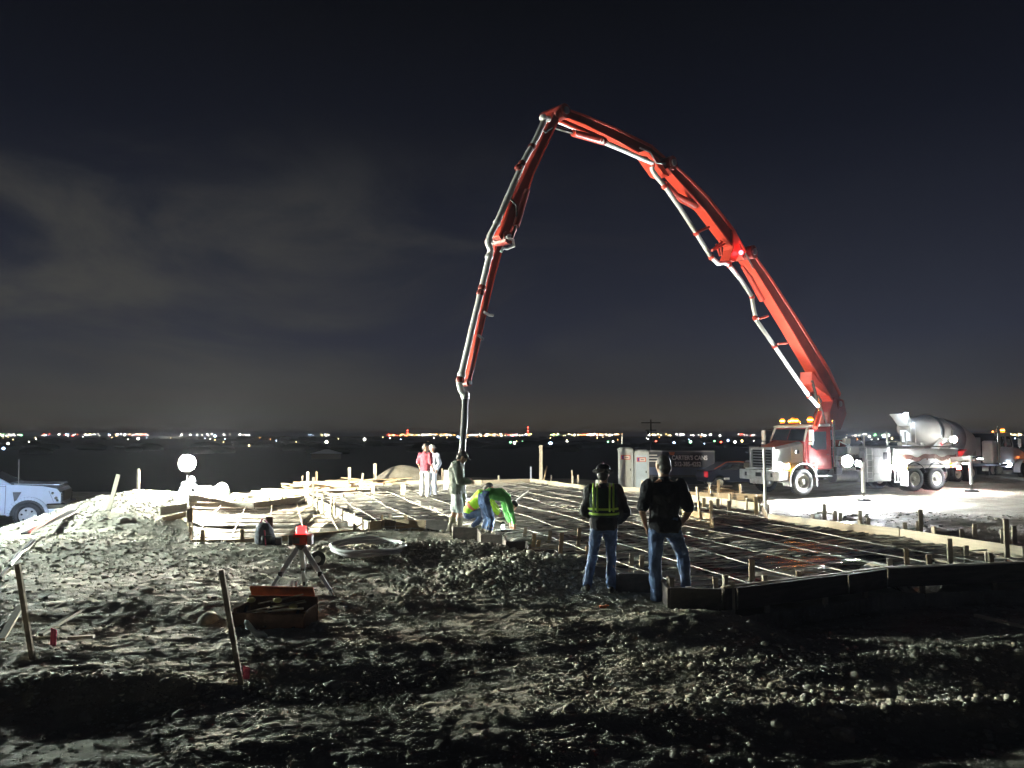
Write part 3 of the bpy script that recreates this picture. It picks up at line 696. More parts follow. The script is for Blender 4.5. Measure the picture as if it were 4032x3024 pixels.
    for X in 'RL':
        S_, E, Wt = J['sh' + X], J['el' + X], J['wr' + X]
        sb.ball(S_.lerp(J['chest'], .15), .060 + g * .8, 12, 8)
        if sl <= .5: sb.limb(S_, S_.lerp(E, sl * 2), .058 + g, .048 + g)
        else: sb.limb(S_, E, .060 + g, .047 + g); sb.limb(E, E.lerp(Wt, sl * 2 - 1), .047 + g, .036 + g * .6)
    sb.path([J['shoulder'], J['neck'] + (J['neck'] - J['shoulder']) * .15], [.085, .068], 12)
    o = sb.build('jacket' if look.get('jacket') else 'shirt', look['shirt'], t); remesh(o, vox * 1.15, 2, .042, .12)
    # trousers
    tb = MB(); torso(tb, J, -.0, 1.7, .98, .010)
    ln = look.get('leg', .97)
    for X in 'RL':
        Hp, K, An = J['hip' + X], J['kn' + X], J['an' + X]
        if ln > .5: tb.limb(Hp, K, .098, .072); tb.limb(K, K.lerp(An, ln * 2 - 1), .072, .068)
        else: tb.limb(Hp, Hp.lerp(K, ln * 2), .100, .095)
    o = tb.build('shorts' if ln <= .55 else 'trousers', look['pants'], t); remesh(o, vox * 1.15, 2, .040, .10)
    bh = look.get('boot', .12)
    for X in 'RL':
        K, An = J['kn' + X], J['an' + X]; tr = J.get('toe' + X, Vector((0, 1, 0))).normalized(); dn = Vector((0, 0, -1)); sd = tr.cross(Vector((0, 0, 1))).normalized()
        fb = MB(); sole = An + dn * .055
        fb.loft([(sole - tr * .075 + dn * -.035, sd * .033, dn * .035), (sole - dn * .035 - tr * .05, sd * .042, dn * .05), (sole + tr * .05 - dn * .03, sd * .048, dn * .045), (sole + tr * .13 - dn * .018, sd * .052, dn * .036), (sole + tr * .19 - dn * .012, sd * .035, dn * .026)], 12)
        up = (K - An).normalized(); fb.path([An - up * .03, An + up * bh], [.052, .062 if bh > .2 else .052], 12)
        o = fb.build('boot', look.get('bootm', M_bootd), t); remesh(o, .012, 2)
    return t, J
def stand(**k):
    J = dict(crotch=(0, 0, .84), pelvis=(0, .0, .97), waist=(0, .01, 1.10), chest=(0, .0, 1.31), shoulder=(0, -.01, 1.44), neck=(0, -.005, 1.52), head=(0, .015, 1.665), face=(0, 1, -.05),
             shR=(.185, -.01, 1.43), shL=(-.185, -.01, 1.43), elR=(.26, -.05, 1.15), elL=(-.26, -.05, 1.15), wrR=(.25, .10, .93), wrL=(-.25, .10, .93),
             hipR=(.095, 0, .90), hipL=(-.095, 0, .90), knR=(.11, .03, .49), knL=(-.11, .03, .49), anR=(.12, -.02, .085), anL=(-.12, -.02, .085))
    J.update(k); return J
# the man in the black shirt, weight on the left leg, right foot up on the form
p = Vector((1.95, 9.95, Hs(1.95, 9.95)))
person('man in black short sleeved shirt and jeans, back turned, one foot on a board',
       stand(face=(-.35, 1, -.12), head=(-.005, .02, 1.665), elR=(.275, -.09, 1.15), elL=(-.275, -.09, 1.14), wrR=(.20, .07, .95), wrL=(-.20, .06, .94), hdR=Vector((-.2, .5, -1)), hdL=Vector((.2, .5, -1)),
             hipR=(.10, .0, .90), knR=(.27, .26, .60), anR=(.31, .24, .21), toeR=Vector((.35, 1, 0)), hipL=(-.09, 0, .90), knL=(-.12, .0, .49), anL=(-.11, -.03, .085), toeL=Vector((-.5, .7, 0)), pelvis=(.01, 0, .97)),
       p, .02, dict(hair=M_hairg, shirt=M_blk, pants=M_jean, sleeve=.42, hem=.40, bulk=.026), 1.10, .0095)
# the man in the hi-vis vest
p = Vector((1.22, 10.35, Hs(1.22, 10.35)))
t, J = person('man in black hard hat, dark jacket, hi-vis vest and jeans, back turned',
       stand(face=(.15, 1, -.3), elR=(.30, -.02, 1.13), wrR=(.20, .22, .98), elL=(-.25, .02, 1.13), wrL=(-.05, .26, 1.00), hdR=Vector((-.2, 1, .1)), hdL=Vector((.4, 1, .1)),
             knR=(.10, .04, .49), anR=(.10, -.02, .085), knL=(-.16, .06, .50), anL=(-.24, -.16, .12), toeL=Vector((-.3, 1, -.2))),
       p, -.12, dict(shirt=M_blk, jacket=1, pants=M_jean, hat='hard', hatm=mat('black_hat', (.012, .012, .014), .25, coat=.5), hair=M_hair, hem=.35, bulk=.036), .945, .0095)
# his vest: a dark green shell with lime tape bands
tc_ = MB(); torso(tc_, J, 1.75, 4.25, 1.0, .060); 
vest = tc_.build('vest', mat('vest_dark', (.012, .035, .02), .8, var=.3), t); remesh(vest, .012, 2, .02, .11)
def band(J, u0, u1, g, parent, m, nm='vest_band'):
    bb = MB(); torso(bb, J, u0, u1, 1.0, g); o = bb.build(nm, m, parent)
    return o
band(J, 2.02, 2.16, .074, t, M_refl); band(J, 2.36, 2.50, .076, t, M_refl)
for sx in (-1, 1):
    for q in (0, .052):
        MB().path([J['waist'] + Vector((sx * (.085 + q), -.172, .05)), J['chest'] + Vector((sx * (.085 + q), -.196, 0)), J['chest'] + Vector((sx * (.088 + q), -.178, .09)), J['shoulder'] + Vector((sx * (.088 + q), -.11, .06)), J['shoulder'] + Vector((sx * (.088 + q), -.02, .085))], .014, 6).build('vest_strap', M_refl, t)
d_ = thing('handheld_device', 'small lit phone held in the hand of the man in the hi-vis vest', 'phone', t.matrix_world @ Vector((0, 0, 0)))
d_.location = p + RZ(-.12) @ Vector((.21, .34, .935)); MB().box((0, 0, 0), (.075, .012, .145), Matrix.Rotation(-.8, 3, 'X')).build('phone_body', M_black, d_, .003)
MB().box((0, -.0045, -.0045), (.066, .004, .13), Matrix.Rotation(-.8, 3, 'X')).build('screen', lampmat('screen_glow', (.8, .85, 1), 3), d_)
# man in an olive jacket and shorts looking down, turned to the right
p = G(456.5, 533, .05); p.z = .0
person('man in a grey green jacket, pale shorts and tall boots looking down beside the hose',
       stand(face=(0, 1, -.75), neck=(0, .035, 1.50), head=(0, .12, 1.61), chest=(0, -.02, 1.30), shoulder=(0, .0, 1.42), elR=(.25, .04, 1.14), wrR=(.18, .24, 1.10), elL=(-.25, .04, 1.14), wrL=(-.16, .26, 1.10), knR=(.12, .05, .49), knL=(-.12, -.03, .49), anR=(.16, .06, .085), anL=(-.14, -.14, .085)),
       p, -PI / 2 + .15, dict(hair=M_hair, hat='cap', hatm=M_hair, shirt=M_olive, jacket=1, pants=M_short, leg=.44, boot=.30, bootm=M_boot, hem=.1, bulk=.045), 1.02)
# worker bent double in a green shirt, jeans and tall boots
def bent(lift=0.0, drop=.0):
    return dict(crotch=(0, -.10, .80), pelvis=(0, -.10, .93), waist=(0, .04, 1.02), chest=(0, .27, .98), shoulder=(0, .40, .90), neck=(0, .46, .84), head=(0, .54, .74), face=(0, .25, -1),
                shR=(.17, .38, .90), shL=(-.17, .38, .90), elR=(.18, .45, .62), elL=(-.18, .45, .62), wrR=(.13, .52, .38), wrL=(-.13, .52, .38),
                hipR=(.095, -.10, .87), hipL=(-.095, -.10, .87), knR=(.13, .04, .48), knL=(-.13, .02, .48), anR=(.15, -.05, .085), anL=(-.15, -.08, .085))
p = G(488, 537, .0); p.z = Hs(p.x, p.y) + .0
person('worker in a green shirt and blue jeans bent double over the form boards', bent(), p, -PI / 2 + .35, dict(hair=M_hair, shirt=M_hig, pants=M_jean, sleeve=.95, leg=.72, boot=.27, bootm=M_boot, hem=.9, bulk=.012), 1.0)
# worker crouching in the hi-vis vest
crouch = dict(crotch=(0, -.14, .26), pelvis=(0, -.15, .38), waist=(0, -.08, .52), chest=(0, .08, .68), shoulder=(0, .16, .78), neck=(0, .21, .84), head=(0, .31, .92), face=(0, .8, -.6),
              shR=(.17, .14, .77), shL=(-.17, .14, .77), elR=(.20, .36, .58), elL=(-.20, .36, .58), wrR=(.12, .52, .38), wrL=(-.12, .52, .38),
              hipR=(.10, -.13, .32), hipL=(-.10, -.13, .32), knR=(.17, .26, .42), knL=(-.17, .26, .42), anR=(.14, -.02, .085), anL=(-.14, -.02, .085))
p = G(474, 532, .0); p.z = .0; p.y += .45
t, J = person('worker in a yellow and orange hi-vis vest crouching behind the bent worker', crouch, p, -PI / 2 - .1, dict(hair=M_hair, shirt=M_hiy, pants=M_jeand, bootm=M_boot, hem=.9, bulk=.03), 1.0)
band(J, 1.75, 2.1, .052, t, M_hio)
# two men talking at the far side
p = G(425, 498, .05); p.z = .03
person('man in a maroon shirt and pale trousers standing far out on the slab', stand(face=(.7, .6, -.1), knL=(-.12, 0, .49)), p, -.5, dict(hair=M_hairg, shirt=M_maroon, pants=M_pale, bootm=M_boot, boot=.28, sleeve=.45, hem=.3, bulk=.03), 1.0, .014)
p = G(432, 496.5, .05); p.z = .03
person('man in a white cap and pale clothes standing behind the man in maroon', stand(face=(-.5, -.8, -.25)), p, PI - .4, dict(hat='cap', hatm=M_wcloth, shirt=M_lblue, pants=M_lblue, bootm=M_boot, boot=.28, hem=.3, bulk=.03), .98, .014)
# worker crouching behind the lamp
p = AT(185, 500, 24.0); p.z = Hs(p.x, p.y)
person('worker in pale blue crouching behind the globe work lamp', crouch, p, -PI / 2 - .5, dict(hat='cap', hatm=M_lblue, shirt=M_lblue, jacket=1, pants=M_jeand, bootm=M_boot, hem=.4, bulk=.04), .9, .014)

# ------------------------------------------------------------------ rain water pooled on the plastic
def puddle(px, py, rx, ry, label, seed):
    r = random.Random(seed); p = G(px, py, .05); mb = MB(); n = 36; ph = [r.uniform(0, 6) for _ in range(4)]
    ring = [(rx * (1 + .25 * math.sin(2 * a + ph[0]) + .15 * math.sin(5 * a + ph[1])) * math.cos(a), ry * (1 + .25 * math.sin(3 * a + ph[2]) + .15 * math.sin(6 * a + ph[3])) * math.sin(a), 0) for a in (2 * PI * i / n for i in range(n))]
    mb.add([(0, 0, 0)] + ring, [(0, 1 + i, 1 + (i + 1) % n) for i in range(n)])
    m = mat('rain_water', (.01, .011, .012), .09, bump=.022, bscale=5, spec=.9)
    o = mb.build('puddle', m, fixn=False); o.location = (p.x, p.y, .052); o.rotation_euler = (0, 0, .3); tag(o, label, 'puddle')
puddle(782, 527, 1.7, .9, 'shallow puddle on the plastic nearest the white grade rod', 1)
puddle(842, 545, 1.6, .75, 'shallow puddle on the plastic mirroring the white flood lamp', 2)
puddle(790, 562, 1.1, .55, 'shallow puddle on the plastic mirroring amber light near the front formwork', 3)

# ------------------------------------------------------------------ wheels
def lathe_y(prof, c, n=28):
    m = MB(); m.loft([((c[0], c[1] + y, c[2]), (r, 0, 0), (0, 0, r)) for y, r in prof], n); return m
def wheel(parent, c, R, w, rimr, side, rimm=None, dual=False, spokes=0):
    """side +1: the outer face looks to +Y"""
    s = side; x, y, z = c
    tp = [(-w / 2, rimr), (-w / 2, R * .93), (-w * .40, R * .985), (-w * .2, R), (w * .2, R), (w * .40, R * .985), (w / 2, R * .93), (w / 2, rimr)]
    tb = MB(); n = 32
    vs = []; 
    for yy, r in tp:
        for j in range(n):
            t = 2 * PI * j / n; vs.append((x + r * math.cos(t), y + yy, z + r * math.sin(t)))
    k = len(tp); tb.add(vs, [(i * n + j, i * n + (j + 1) % n, ((i + 1) % k) * n + (j + 1) % n, ((i + 1) % k) * n + j) for i in range(k) for j in range(n)], True)
    for j in range(0, n * 2):
        t = 2 * PI * j / (n * 2)
        if j % 2 == 0:
            q = Matrix.Rotation(-t, 3, 'Y'); tb.box((x + R * .995 * math.cos(t), y, z + R * .995 * math.sin(t)), (.03, w * .82, .035), q)
    ty = tb.build('tyre', M_rubber, parent)
    rb = MB(); o = s * w / 2
    rb.loft([((x, y - o * .9, z), (rimr, 0, 0), (0, 0, rimr)), ((x, y + o * .92, z), (rimr, 0, 0), (0, 0, rimr)), ((x, y + o * .98, z), (rimr * .93, 0, 0), (0, 0, rimr * .93)), ((x, y + o * (.35 if not spokes else .6), z), (rimr * .80, 0, 0), (0, 0, rimr * .80)), ((x, y + o * .25, z), (rimr * .4, 0, 0), (0, 0, rimr * .4))], 28)
    rb.loft([((x, y + o * .2, z), (rimr * .36, 0, 0), (0, 0, rimr * .36)), ((x, y + o * .75, z), (rimr * .32, 0, 0), (0, 0, rimr * .32)), ((x, y + o * .95, z), (rimr * .18, 0, 0), (0, 0, rimr * .18))], 16)
    for j in range(10):
        t = 2 * PI * j / 10; rb.tube((x + rimr * .55 * math.cos(t), y + o * .3, z + rimr * .55 * math.sin(t)), (x + rimr * .55 * math.cos(t), y + o * .52, z + rimr * .55 * math.sin(t)), .022, n=6)
    if spokes:
        for j in range(spokes):
            t = 2 * PI * j / spokes + .3; d = Vector((math.cos(t), 0, math.sin(t))); a = Vector((x, y + o * .97, z))
            rb.beam(a + d * rimr * .15, a + d * rimr * .95, rimr * .36, .03, up=(0, 1, 0), w1=rimr * .50)
    rb.build('rim', rimm or M_rim, ty)
    if spokes:
        for j in range(spokes):
            hb = MB(); t = 2 * PI * (j + .5) / spokes + .3; hb.loft([((x + rimr * .66 * math.cos(t), y + o * 1.0, z + rimr * .66 * math.sin(t)), (rimr * .13, 0, 0), (0, 0, rimr * .13)), ((x + rimr * .66 * math.cos(t), y + o * 1.06, z + rimr * .66 * math.sin(t)), (rimr * .12, 0, 0), (0, 0, rimr * .12))], 10)
            hb.build('rim_opening', M_black, ty)
    return ty
def arch(mb, c, R, y0, y1, a0, a1, th=.05, n=14):
    P = [(c[0] + R * math.cos(a0 + (a1 - a0) * i / n), c[1] + R * math.sin(a0 + (a1 - a0) * i / n)) for i in range(n + 1)]
    Q = [(c[0] + (R + th) * math.cos(a0 + (a1 - a0) * i / n), c[1] + (R + th) * math.sin(a0 + (a1 - a0) * i / n)) for i in range(n + 1)]
    for i in range(n):
        mb.prism([P[i], P[i + 1], Q[i + 1], Q[i]], (0, 0, 0), (1, 0, 0), (0, 0, 1), (0, 1, 0), y0, y1)
def xz(mb, poly, y0, y1): return mb.prism(poly, (0, 0, 0), (1, 0, 0), (0, 0, 1), (0, 1, 0), y0, y1)
def frustum(mb, x0, w0, z0a, z0b, x1, w1, z1a, z1b, ch=.25):
    """tapering body between x0 and x1, chamfered top edges; w half widths"""
    def ring(x, w, a, b): c = ch * w; return [(x, -w, a), (x, w, a), (x, w, b - c * .5), (x, w - c, b), (x, -w + c, b), (x, -w, b - c * .5)]
    vs = ring(x0, w0, z0a, z0b) + ring(x1, w1, z1a, z1b)
    return mb.add(vs, [tuple(range(6)), tuple(range(6, 12))[::-1]] + [(i, (i + 1) % 6, 6 + (i + 1) % 6, 6 + i) for i in range(6)])

# ------------------------------------------------------------------ concrete pump truck
TH = math.radians(22); HD = Vector((-math.cos(TH), -math.sin(TH), 0)); LF = Vector((math.sin(TH), -math.cos(TH), 0))
TO = Vector((11.19, 32.02, -.30))
pump = thing('pump_truck', 'white and red concrete pump truck with amber roof beacons and a raised red boom', 'pump truck', TO, math.atan2(HD.y, HD.x))
T = pump
fr = MB()
for s in (-1, 1): fr.ab((.9, s * .38 - .04, .62), (-8.9, s * .38 + .04, .90))
for x in (.8, -1.5, -3, -4.4, -5.6, -6.6, -8.6): fr.ab((x - .05, -.4, .66), (x + .05, .4, .86))
fr.tube((0, -.95, .52), (0, .95, .52), .07); fr.tube((-6.05, -.9, .52), (-6.05, .9, .52), .1); fr.tube((-7.35, -.9, .52), (-7.35, .9, .52), .1)
fr.build('chassis_frame', M_dsteel, T)
for s in (-1, 1):
    wheel(T, (0, s * 1.03, .52), .52, .32, .31, s)
    for x in (-6.05, -7.35):
        wheel(T, (x, s * 1.08, .52), .52, .28, .30, s); 
        wheel(T, (x, s * .76, .52), .52, .26, .30, s)
# hood, nose and fenders
hb = MB(); frustum(hb, .98, .66, 1.02, 1.88, .25, .80, 1.0, 2.02, .22); frustum(hb, .25, .80, 1.0, 2.02, -.28, .92, 1.0, 2.14, .2)
hood = hb.build('hood', M_white, T, .03)
ob = MB(); ob.add([(.93, -.42, 1.905), (.93, .42, 1.905), (.25, .52, 2.045), (.25, -.52, 2.045), (-.26, .62, 2.165), (-.26, -.62, 2.165), (.93, -.42, 1.885), (.93, .42, 1.885), (.25, .52, 2.025), (.25, -.52, 2.025), (-.26, .62, 2.145), (-.26, -.62, 2.145)],
                  [(0, 1, 2, 3), (3, 2, 4, 5), (6, 9, 8, 7), (9, 11, 10, 8), (0, 6, 7, 1), (1, 7, 8, 2), (2, 8, 10, 4), (4, 10, 11, 5), (5, 11, 9, 3), (3, 9, 6, 0)])
ob.build('hood_panel', M_orange, hood, .01)
for s in (-1, 1):
    vb = MB(); vb.box((-.02, s * .885, 1.72), (.40, .03, .16), RZ(s * .22)); vb.build('hood_vent', M_black, hood, .04)
gb = MB()
for a, b in (((1.0, -.70, 1.80), (1.10, .70, 1.92)), ((1.0, -.70, 1.00), (1.10, .70, 1.09)), ((1.0, -.72, 1.0), (1.10, -.60, 1.90)), ((1.0, .60, 1.0), (1.10, .72, 1.90))): gb.ab(a, b)
gs = gb.build('grille_surround', M_white, T, .015)
MB().ab((.985, -.6, 1.08), (1.01, .6, 1.82)).build('grille_screen', M_black, gs)
for i in range(6): MB().ab((1.02, -.58, 1.12 + i * .115), (1.06, .50, 1.165 + i * .115)).build('grille_bar', M_steel, gs)
MB().ball((1.10, 0, 1.93), (.07, .03, .05), 8, 6).build('hood_ornament', M_chrome, gs)
bb = MB(); bb.ab((1.08, -1.2, .58), (1.24, 1.2, .98)); bb.ab((.75, 1.02, .6), (1.10, 1.2, .96)); bb.ab((.75, -1.2, .6), (1.10, -1.02, .96)); bb.ab((1.04, -.5, .42), (1.2, .5, .6))
bp_ = bb.build('bumper', mat('bumper_white', (.70, .70, .66), .35, dirt=(.42, .40, .36)), T, .03)
for y in (-.78, 0, .78): MB().box((1.242, y, .80), (.012, .34 if y == 0 else .12, .16)).build('bumper_slot', M_black, bp_, .004)
for s in (-1, 1):
    fb = MB(); arch(fb, (0, .58), .66, s * .78, s * 1.22, math.radians(-18), math.radians(196))
    fb.build('fender', M_white, T, .01)
    eb = MB(); eb.box((.80, s * .93, 1.14), (.36, .46, .40), RZ(-s * .2)); hl = eb.build('headlight_pod', M_white, T, .06)
    MB().box((1.0, s * .94, 1.15), (.05, .40, .24), RZ(-s * .25)).build('headlight', lampmat('headlight_glow', (.85, .93, 1.0), P_HEAD) if s > 0 else M_chrome, hl, .02)
    MB().box((.80, s * 1.19, 1.14), (.20, .05, .14), RZ(-s * .3)).build('turn_signal', lampmat('amber_glow', (1.0, .42, .04), 200), hl, .02)
    mf = MB(); xz(mf, [(-.70, .35), (-.66, .35), (-.60, 1.15), (-.64, 1.15)], s * .80, s * 1.22); mf.build('mud_flap', M_pipe, T)
# cab
cb = MB(); 
cs = [(-.26, 1.0), (-.26, 2.12), (-.52, 2.70), (-1.62, 2.76), (-1.66, 1.0)]
xz(cb, cs, -1.04, 1.04)
cab = cb.build('cab', M_cabred, T, .05)
rb = MB(); xz(rb, [(-.46, 2.69), (-.40, 2.74), (-.52, 2.82), (-1.60, 2.86), (-1.66, 2.76)], -1.02, 1.02); rb.build('cab_roof', M_white, cab, .03)
wv = Vector((-.26, 0, 1.0)) * .4 + Vector((-.0, 0, 0)); 
def slab_on(mb, a, b, c, d, off): # quad with thickness
    a, b, c, d = map(Vector, (a, b, c, d)); n = (b - a).cross(d - a).normalized() * off
    return mb.add([a, b, c, d, a + n, b + n, c + n, d + n], [(3, 2, 1, 0), (4, 5, 6, 7), (0, 1, 5, 4), (1, 2, 6, 5), (2, 3, 7, 6), (3, 0, 4, 7)])
for s in (-1, 1):
    wb = MB(); slab_on(wb, (-.275, s * .02, 2.16), (-.275, s * .93, 2.16), (-.49, s * .86, 2.64), (-.49, s * .02, 2.64), .02 * s); wb.build('windshield', M_glass, cab)
    pb = MB(); slab_on(pb, (-.262, s * .94, 2.13), (-.262, s * 1.03, 2.13), (-.50, s * 1.0, 2.68), (-.50, s * .88, 2.68), .025 * s); pb.build('pillar', M_rim, cab)
    db = MB(); db.prism([(-.42, 1.05), (-.42, 2.0), (-.55, 2.62), (-1.45, 2.66), (-1.50, 1.05)], (0, 0, 0), (1, 0, 0), (0, 0, 1), (0, 1, 0), s * 1.04, s * 1.065); dr = db.build('door', M_cabred, T, .01)
    wb = MB(); wb.prism([(-.52, 1.92), (-.52, 2.05), (-.64, 2.52), (-1.34, 2.55), (-1.34, 1.80), (-.80, 1.80)], (0, 0, 0), (1, 0, 0), (0, 0, 1), (0, 1, 0), s * 1.067, s * 1.075); wb.build('door_window', M_glass, dr)
    MB().box((-1.36, s * 1.085, 1.6), (.14, .04, .03)).build('door_handle', M_chrome, dr)
    MB().box((-.7, s * 1.085, 1.25), (.12, .02, .06)).build('door_badge', M_chrome, dr)
    mm = MB(); mm.path([(-.38, s * 1.04, 2.62), (-.25, s * 1.38, 2.66), (-.25, s * 1.38, 2.02), (-.36, s * 1.05, 2.0)], .016, 6); mo = mm.build('mirror_bracket', M_chrome, T)
    MB().box((-.25, s * 1.40, 2.38), (.07, .22, .46)).build('mirror', M_pipe, mo, .015)
    MB().box((-.22, s * 1.40, 2.06), (.07, .18, .12)).build('spot_mirror', M_pipe, mo, .015)
    MB().box((-1.0, s * 1.12, .74), (.9, .25, .06)).build('step', M_steel, T, .01)
    MB().path([(-2.9, s * .92, .70), (-1.75, s * .92, .70)], .27, 20).build('fuel_tank', M_steel, T)
    MB().tube((-1.86, s * .95, 1.0), (-1.86, s * .95, 3.0), .065).build('exhaust_stack', M_chrome, T)
def beacon(par, p, r, core=45, name='beacon'):
    p = Vector(p); d = MB().path([p, p + Vector((0, 0, r * .9)), p + Vector((0, 0, r * 1.9)), p + Vector((0, 0, r * 2.3))], [r, r, r * .9, r * .5], 14).build(name, lampmat('dome_orange', (1.0, .17, .008), 2.0), par)
    MB().path([p + Vector((0, 0, r * .85)), p + Vector((0, 0, r * 1.35))], r * 1.03, 14).build('lens', lampmat('dome_core', (1.0, .40, .04), core), d)
bar = MB().ab((-.72, -.85, 2.87), (-.82, .85, 2.90)).build('beacon_bar', M_dsteel, T)
for y, r in ((-.95, .052), (-.40, .04), (-.20, .055), (.02, .048), (.95, .062)):
    beacon(bar, (-.77, y * .86, 2.90), r * 1.75)
# pump deck
db = MB(); db.ab((-1.8, -1.1, .95), (-9.0, 1.1, 1.06)); dk = db.build('deck', M_white, T, .01)
sb = MB(); sb.ab((-4.9, 1.12, 1.12), (-8.75, 1.17, 1.78)); sb.ab((-4.9, 1.10, 1.74), (-8.75, 1.20, 1.82)); sp_ = sb.build('side_panel', M_white, T, .01)
wv = MB()
for i in range(46):
    u = i / 45; x = -5.0 - u * 3.6; zc = 1.44 + .075 * math.sin(u * 14) * (1 - .3 * u) + .03 * math.sin(u * 31); h = .10 * (1 - .4 * abs(u - .4))
    wv.ab((x - .042, 1.171, zc - h), (x + .042, 1.177, zc + h))
for i in range(7): wv.ball((-5.6 - i * .42, 1.178, 1.38 + .04 * math.sin(i * 2)), (.05, .006, .05), 8, 6)
wv.build('painted_wave', mat('wave_stripe', (.16, .07, .05), .5), sp_)
MB().ab((-4.9, -1.17, 1.12), (-8.75, -1.12, 1.78)).build('side_panel', M_white, T, .01)
MB().ab((-4.95, 1.17, .98), (-8.8, 1.23, 1.10)).build('side_rail', M_rim, T, .01)
bx = MB(); bx.ab((-3.3, .55, .45), (-4.75, 1.16, 1.86)); bx.ab((-3.3, -1.16, .45), (-4.75, -.55, 1.86)); bx.build('valve_cabinet', mat('cabinet_grey', (.48, .48, .45), .5, var=.2, scale=3), T, .03)
bx = MB(); bx.ab((-3.3, -1.05, 1.86), (-8.6, 1.05, 1.92)); bx.build('top_deck', M_white, T, .01)
bx = MB(); bx.ab((-1.85, -1.0, 1.05), (-3.2, 1.0, 1.55)); bx.ab((-2.0, -.9, 1.55), (-3.1, .9, 1.9)); bx.build('engine_housing', mat('housing_grey', (.36, .37, .37), .5, var=.25, scale=3), T, .05)
for x in (-3.4, -5.5, -8.6):
    MB().tube((x, 1.05, 1.9), (x, 1.05, 2.35 if x > -8 else 2.62), .035).build('stanchion', M_rim, T)
MB().path([(-4.6, 1.05, 2.12), (-5.5, 1.05, 2.12)], .02, 6).build('hand_rail', M_rim, T)
random.seed(17)
for i in range(9):
    x0 = random.uniform(-1.9, -3.2); z0 = random.uniform(1.1, 2.2); x1 = x0 + random.uniform(-.7, .5); z1 = random.uniform(.6, 2.3)
    MB().path([(x0, 1.0, z0), (x0 + .1, 1.14, (z0 + z1) / 2 + .1), (x1, 1.12, (z0 + z1) / 2 - .1), (x1, 1.02, z1)], .022, 6).build('hydraulic_hose', random.choice([M_black, M_steel, M_pipe]), T)
for (x, z, w, h, m_) in ((-2.2, 1.3, .35, .45, M_pipe), (-2.75, 1.75, .5, .3, M_white), (-3.0, 1.2, .3, .5, M_dsteel), (-2.4, 2.15, .3, .22, M_rim), (-1.9, .95, .3, .3, M_dsteel), (-4.0, 1.15, .5, .7, M_white), (-4.45, 1.5, .25, .35, M_black)):
    MB().box((x, 1.09 if x > -3.3 else 1.17, z), (w, .16 if x > -3.3 else .03, h)).build('control_box', m_, T, .015)
for z in (.6, .85, 1.1, 1.35, 1.6): MB().tube((-3.35, 1.22, z), (-3.65, 1.22, z), .016, n=6).build('ladder_rung', M_pipe, T)
for x in (-3.35, -3.65): MB().tube((x, 1.22, .45), (x, 1.22, 1.9), .02, n=6).build('ladder_rail', M_pipe, T)
rk = MB()
for x in (-4.85, -5.02, -5.2, -5.38, -5.55): rk.tube((x, 1.26, .42), (x, 1.26, .92), .022)
rk.tube((-4.82, 1.26, .42), (-5.58, 1.26, .42), .03); rk.tube((-4.82, 1.26, .92), (-5.58, 1.26, .92), .03); rk.build('side_rack', M_pipe, T)
for x in (-6.05, -7.35):
    fb = MB(); arch(fb, (x, .58), .62, .62, 1.24, math.radians(20), math.radians(160), .03); fb.build('rear_fender', M_dsteel, T)
MB().box((-5.45, 1.2, .55), (.05, .4, .62)).build('mud_flap', M_pipe, T)
MB().box((-8.85, .6, 1.05), (.10, 1.0, .12)).build('rear_beam', M_white, T)
hp = MB(); hp.add([(-8.8, -.7, 1.55), (-8.8, .7, 1.55), (-9.8, .8, 1.75), (-9.8, -.8, 1.75), (-8.9, -.35, .95), (-8.9, .35, .95), (-9.5, .35, .95), (-9.5, -.35, .95)], [(0, 4, 5, 1), (1, 5, 6, 2), (2, 6, 7, 3), (3, 7, 4, 0), (4, 7, 6, 5)]); hp.build('hopper', M_redd, T)
MB().box((-9.05, .95, .95), (.06, .18, .14)).build('tail_light', lampmat('tail_red', (1, .03, .03), 700), T, .01)
MB().box((-9.82, 0, 1.55), (.05, .18, .14)).build('tail_light', lampmat('red_glow', (1, .02, .02), 22), T, .01)
beacon(T, (-8.2, 1.28, 1.0), .075, name='marker_light')
MB().ball((-5.5, 1.28, 1.06), .035).build('marker_light', lampmat('marker_glow', (1, .45, .05), 60), T)
MB().box((-5.0, 1.30, 1.06), (.62, .07, .10)).build('strip_lamp', lampmat('strip_glow', (.92, .97, 1), 1300), T, .01)
MB().ball((-8.95, .2, 2.0), .055).build('marker_light', lampmat('redm_glow', (1, .02, .02), 6), T)
# the big flood lamp hung on the near side, facing the slab
fp = Vector((-1.95, 1.55, 1.34)); ft = (HD.to_3d()).copy()
tw = Vector((.35, 1, -.03)).normalized(); rm = tw.to_track_quat('-Y', 'Z').to_matrix()
fl = MB(); fl.loft([(fp - tw * .16, rm @ Vector((.10, 0, 0)), Vector((0, 0, .10))), (fp - tw * .05, rm @ Vector((.21, 0, 0)), Vector((0, 0, .21))), (fp, rm @ Vector((.23, 0, 0)), Vector((0, 0, .23)))], 20); fo = fl.build('flood_lamp', M_dsteel, T)
MB().loft([(fp + tw * (.004 + .012 * math.sin(k_ * PI / 14)), rm @ Vector((.215 * math.cos(k_ * PI / 14), 0, 0)), Vector((0, 0, .215 * math.cos(k_ * PI / 14)))) for k_ in range(7)], 20, True).build('lens', lampmat('flood_glow', (.93, .98, 1.0), P_TRUCK), fo)
MB().tube(fp - tw * .1, (-1.95, 1.05, 1.34), .02).build('lamp_bracket', M_dsteel, fo)
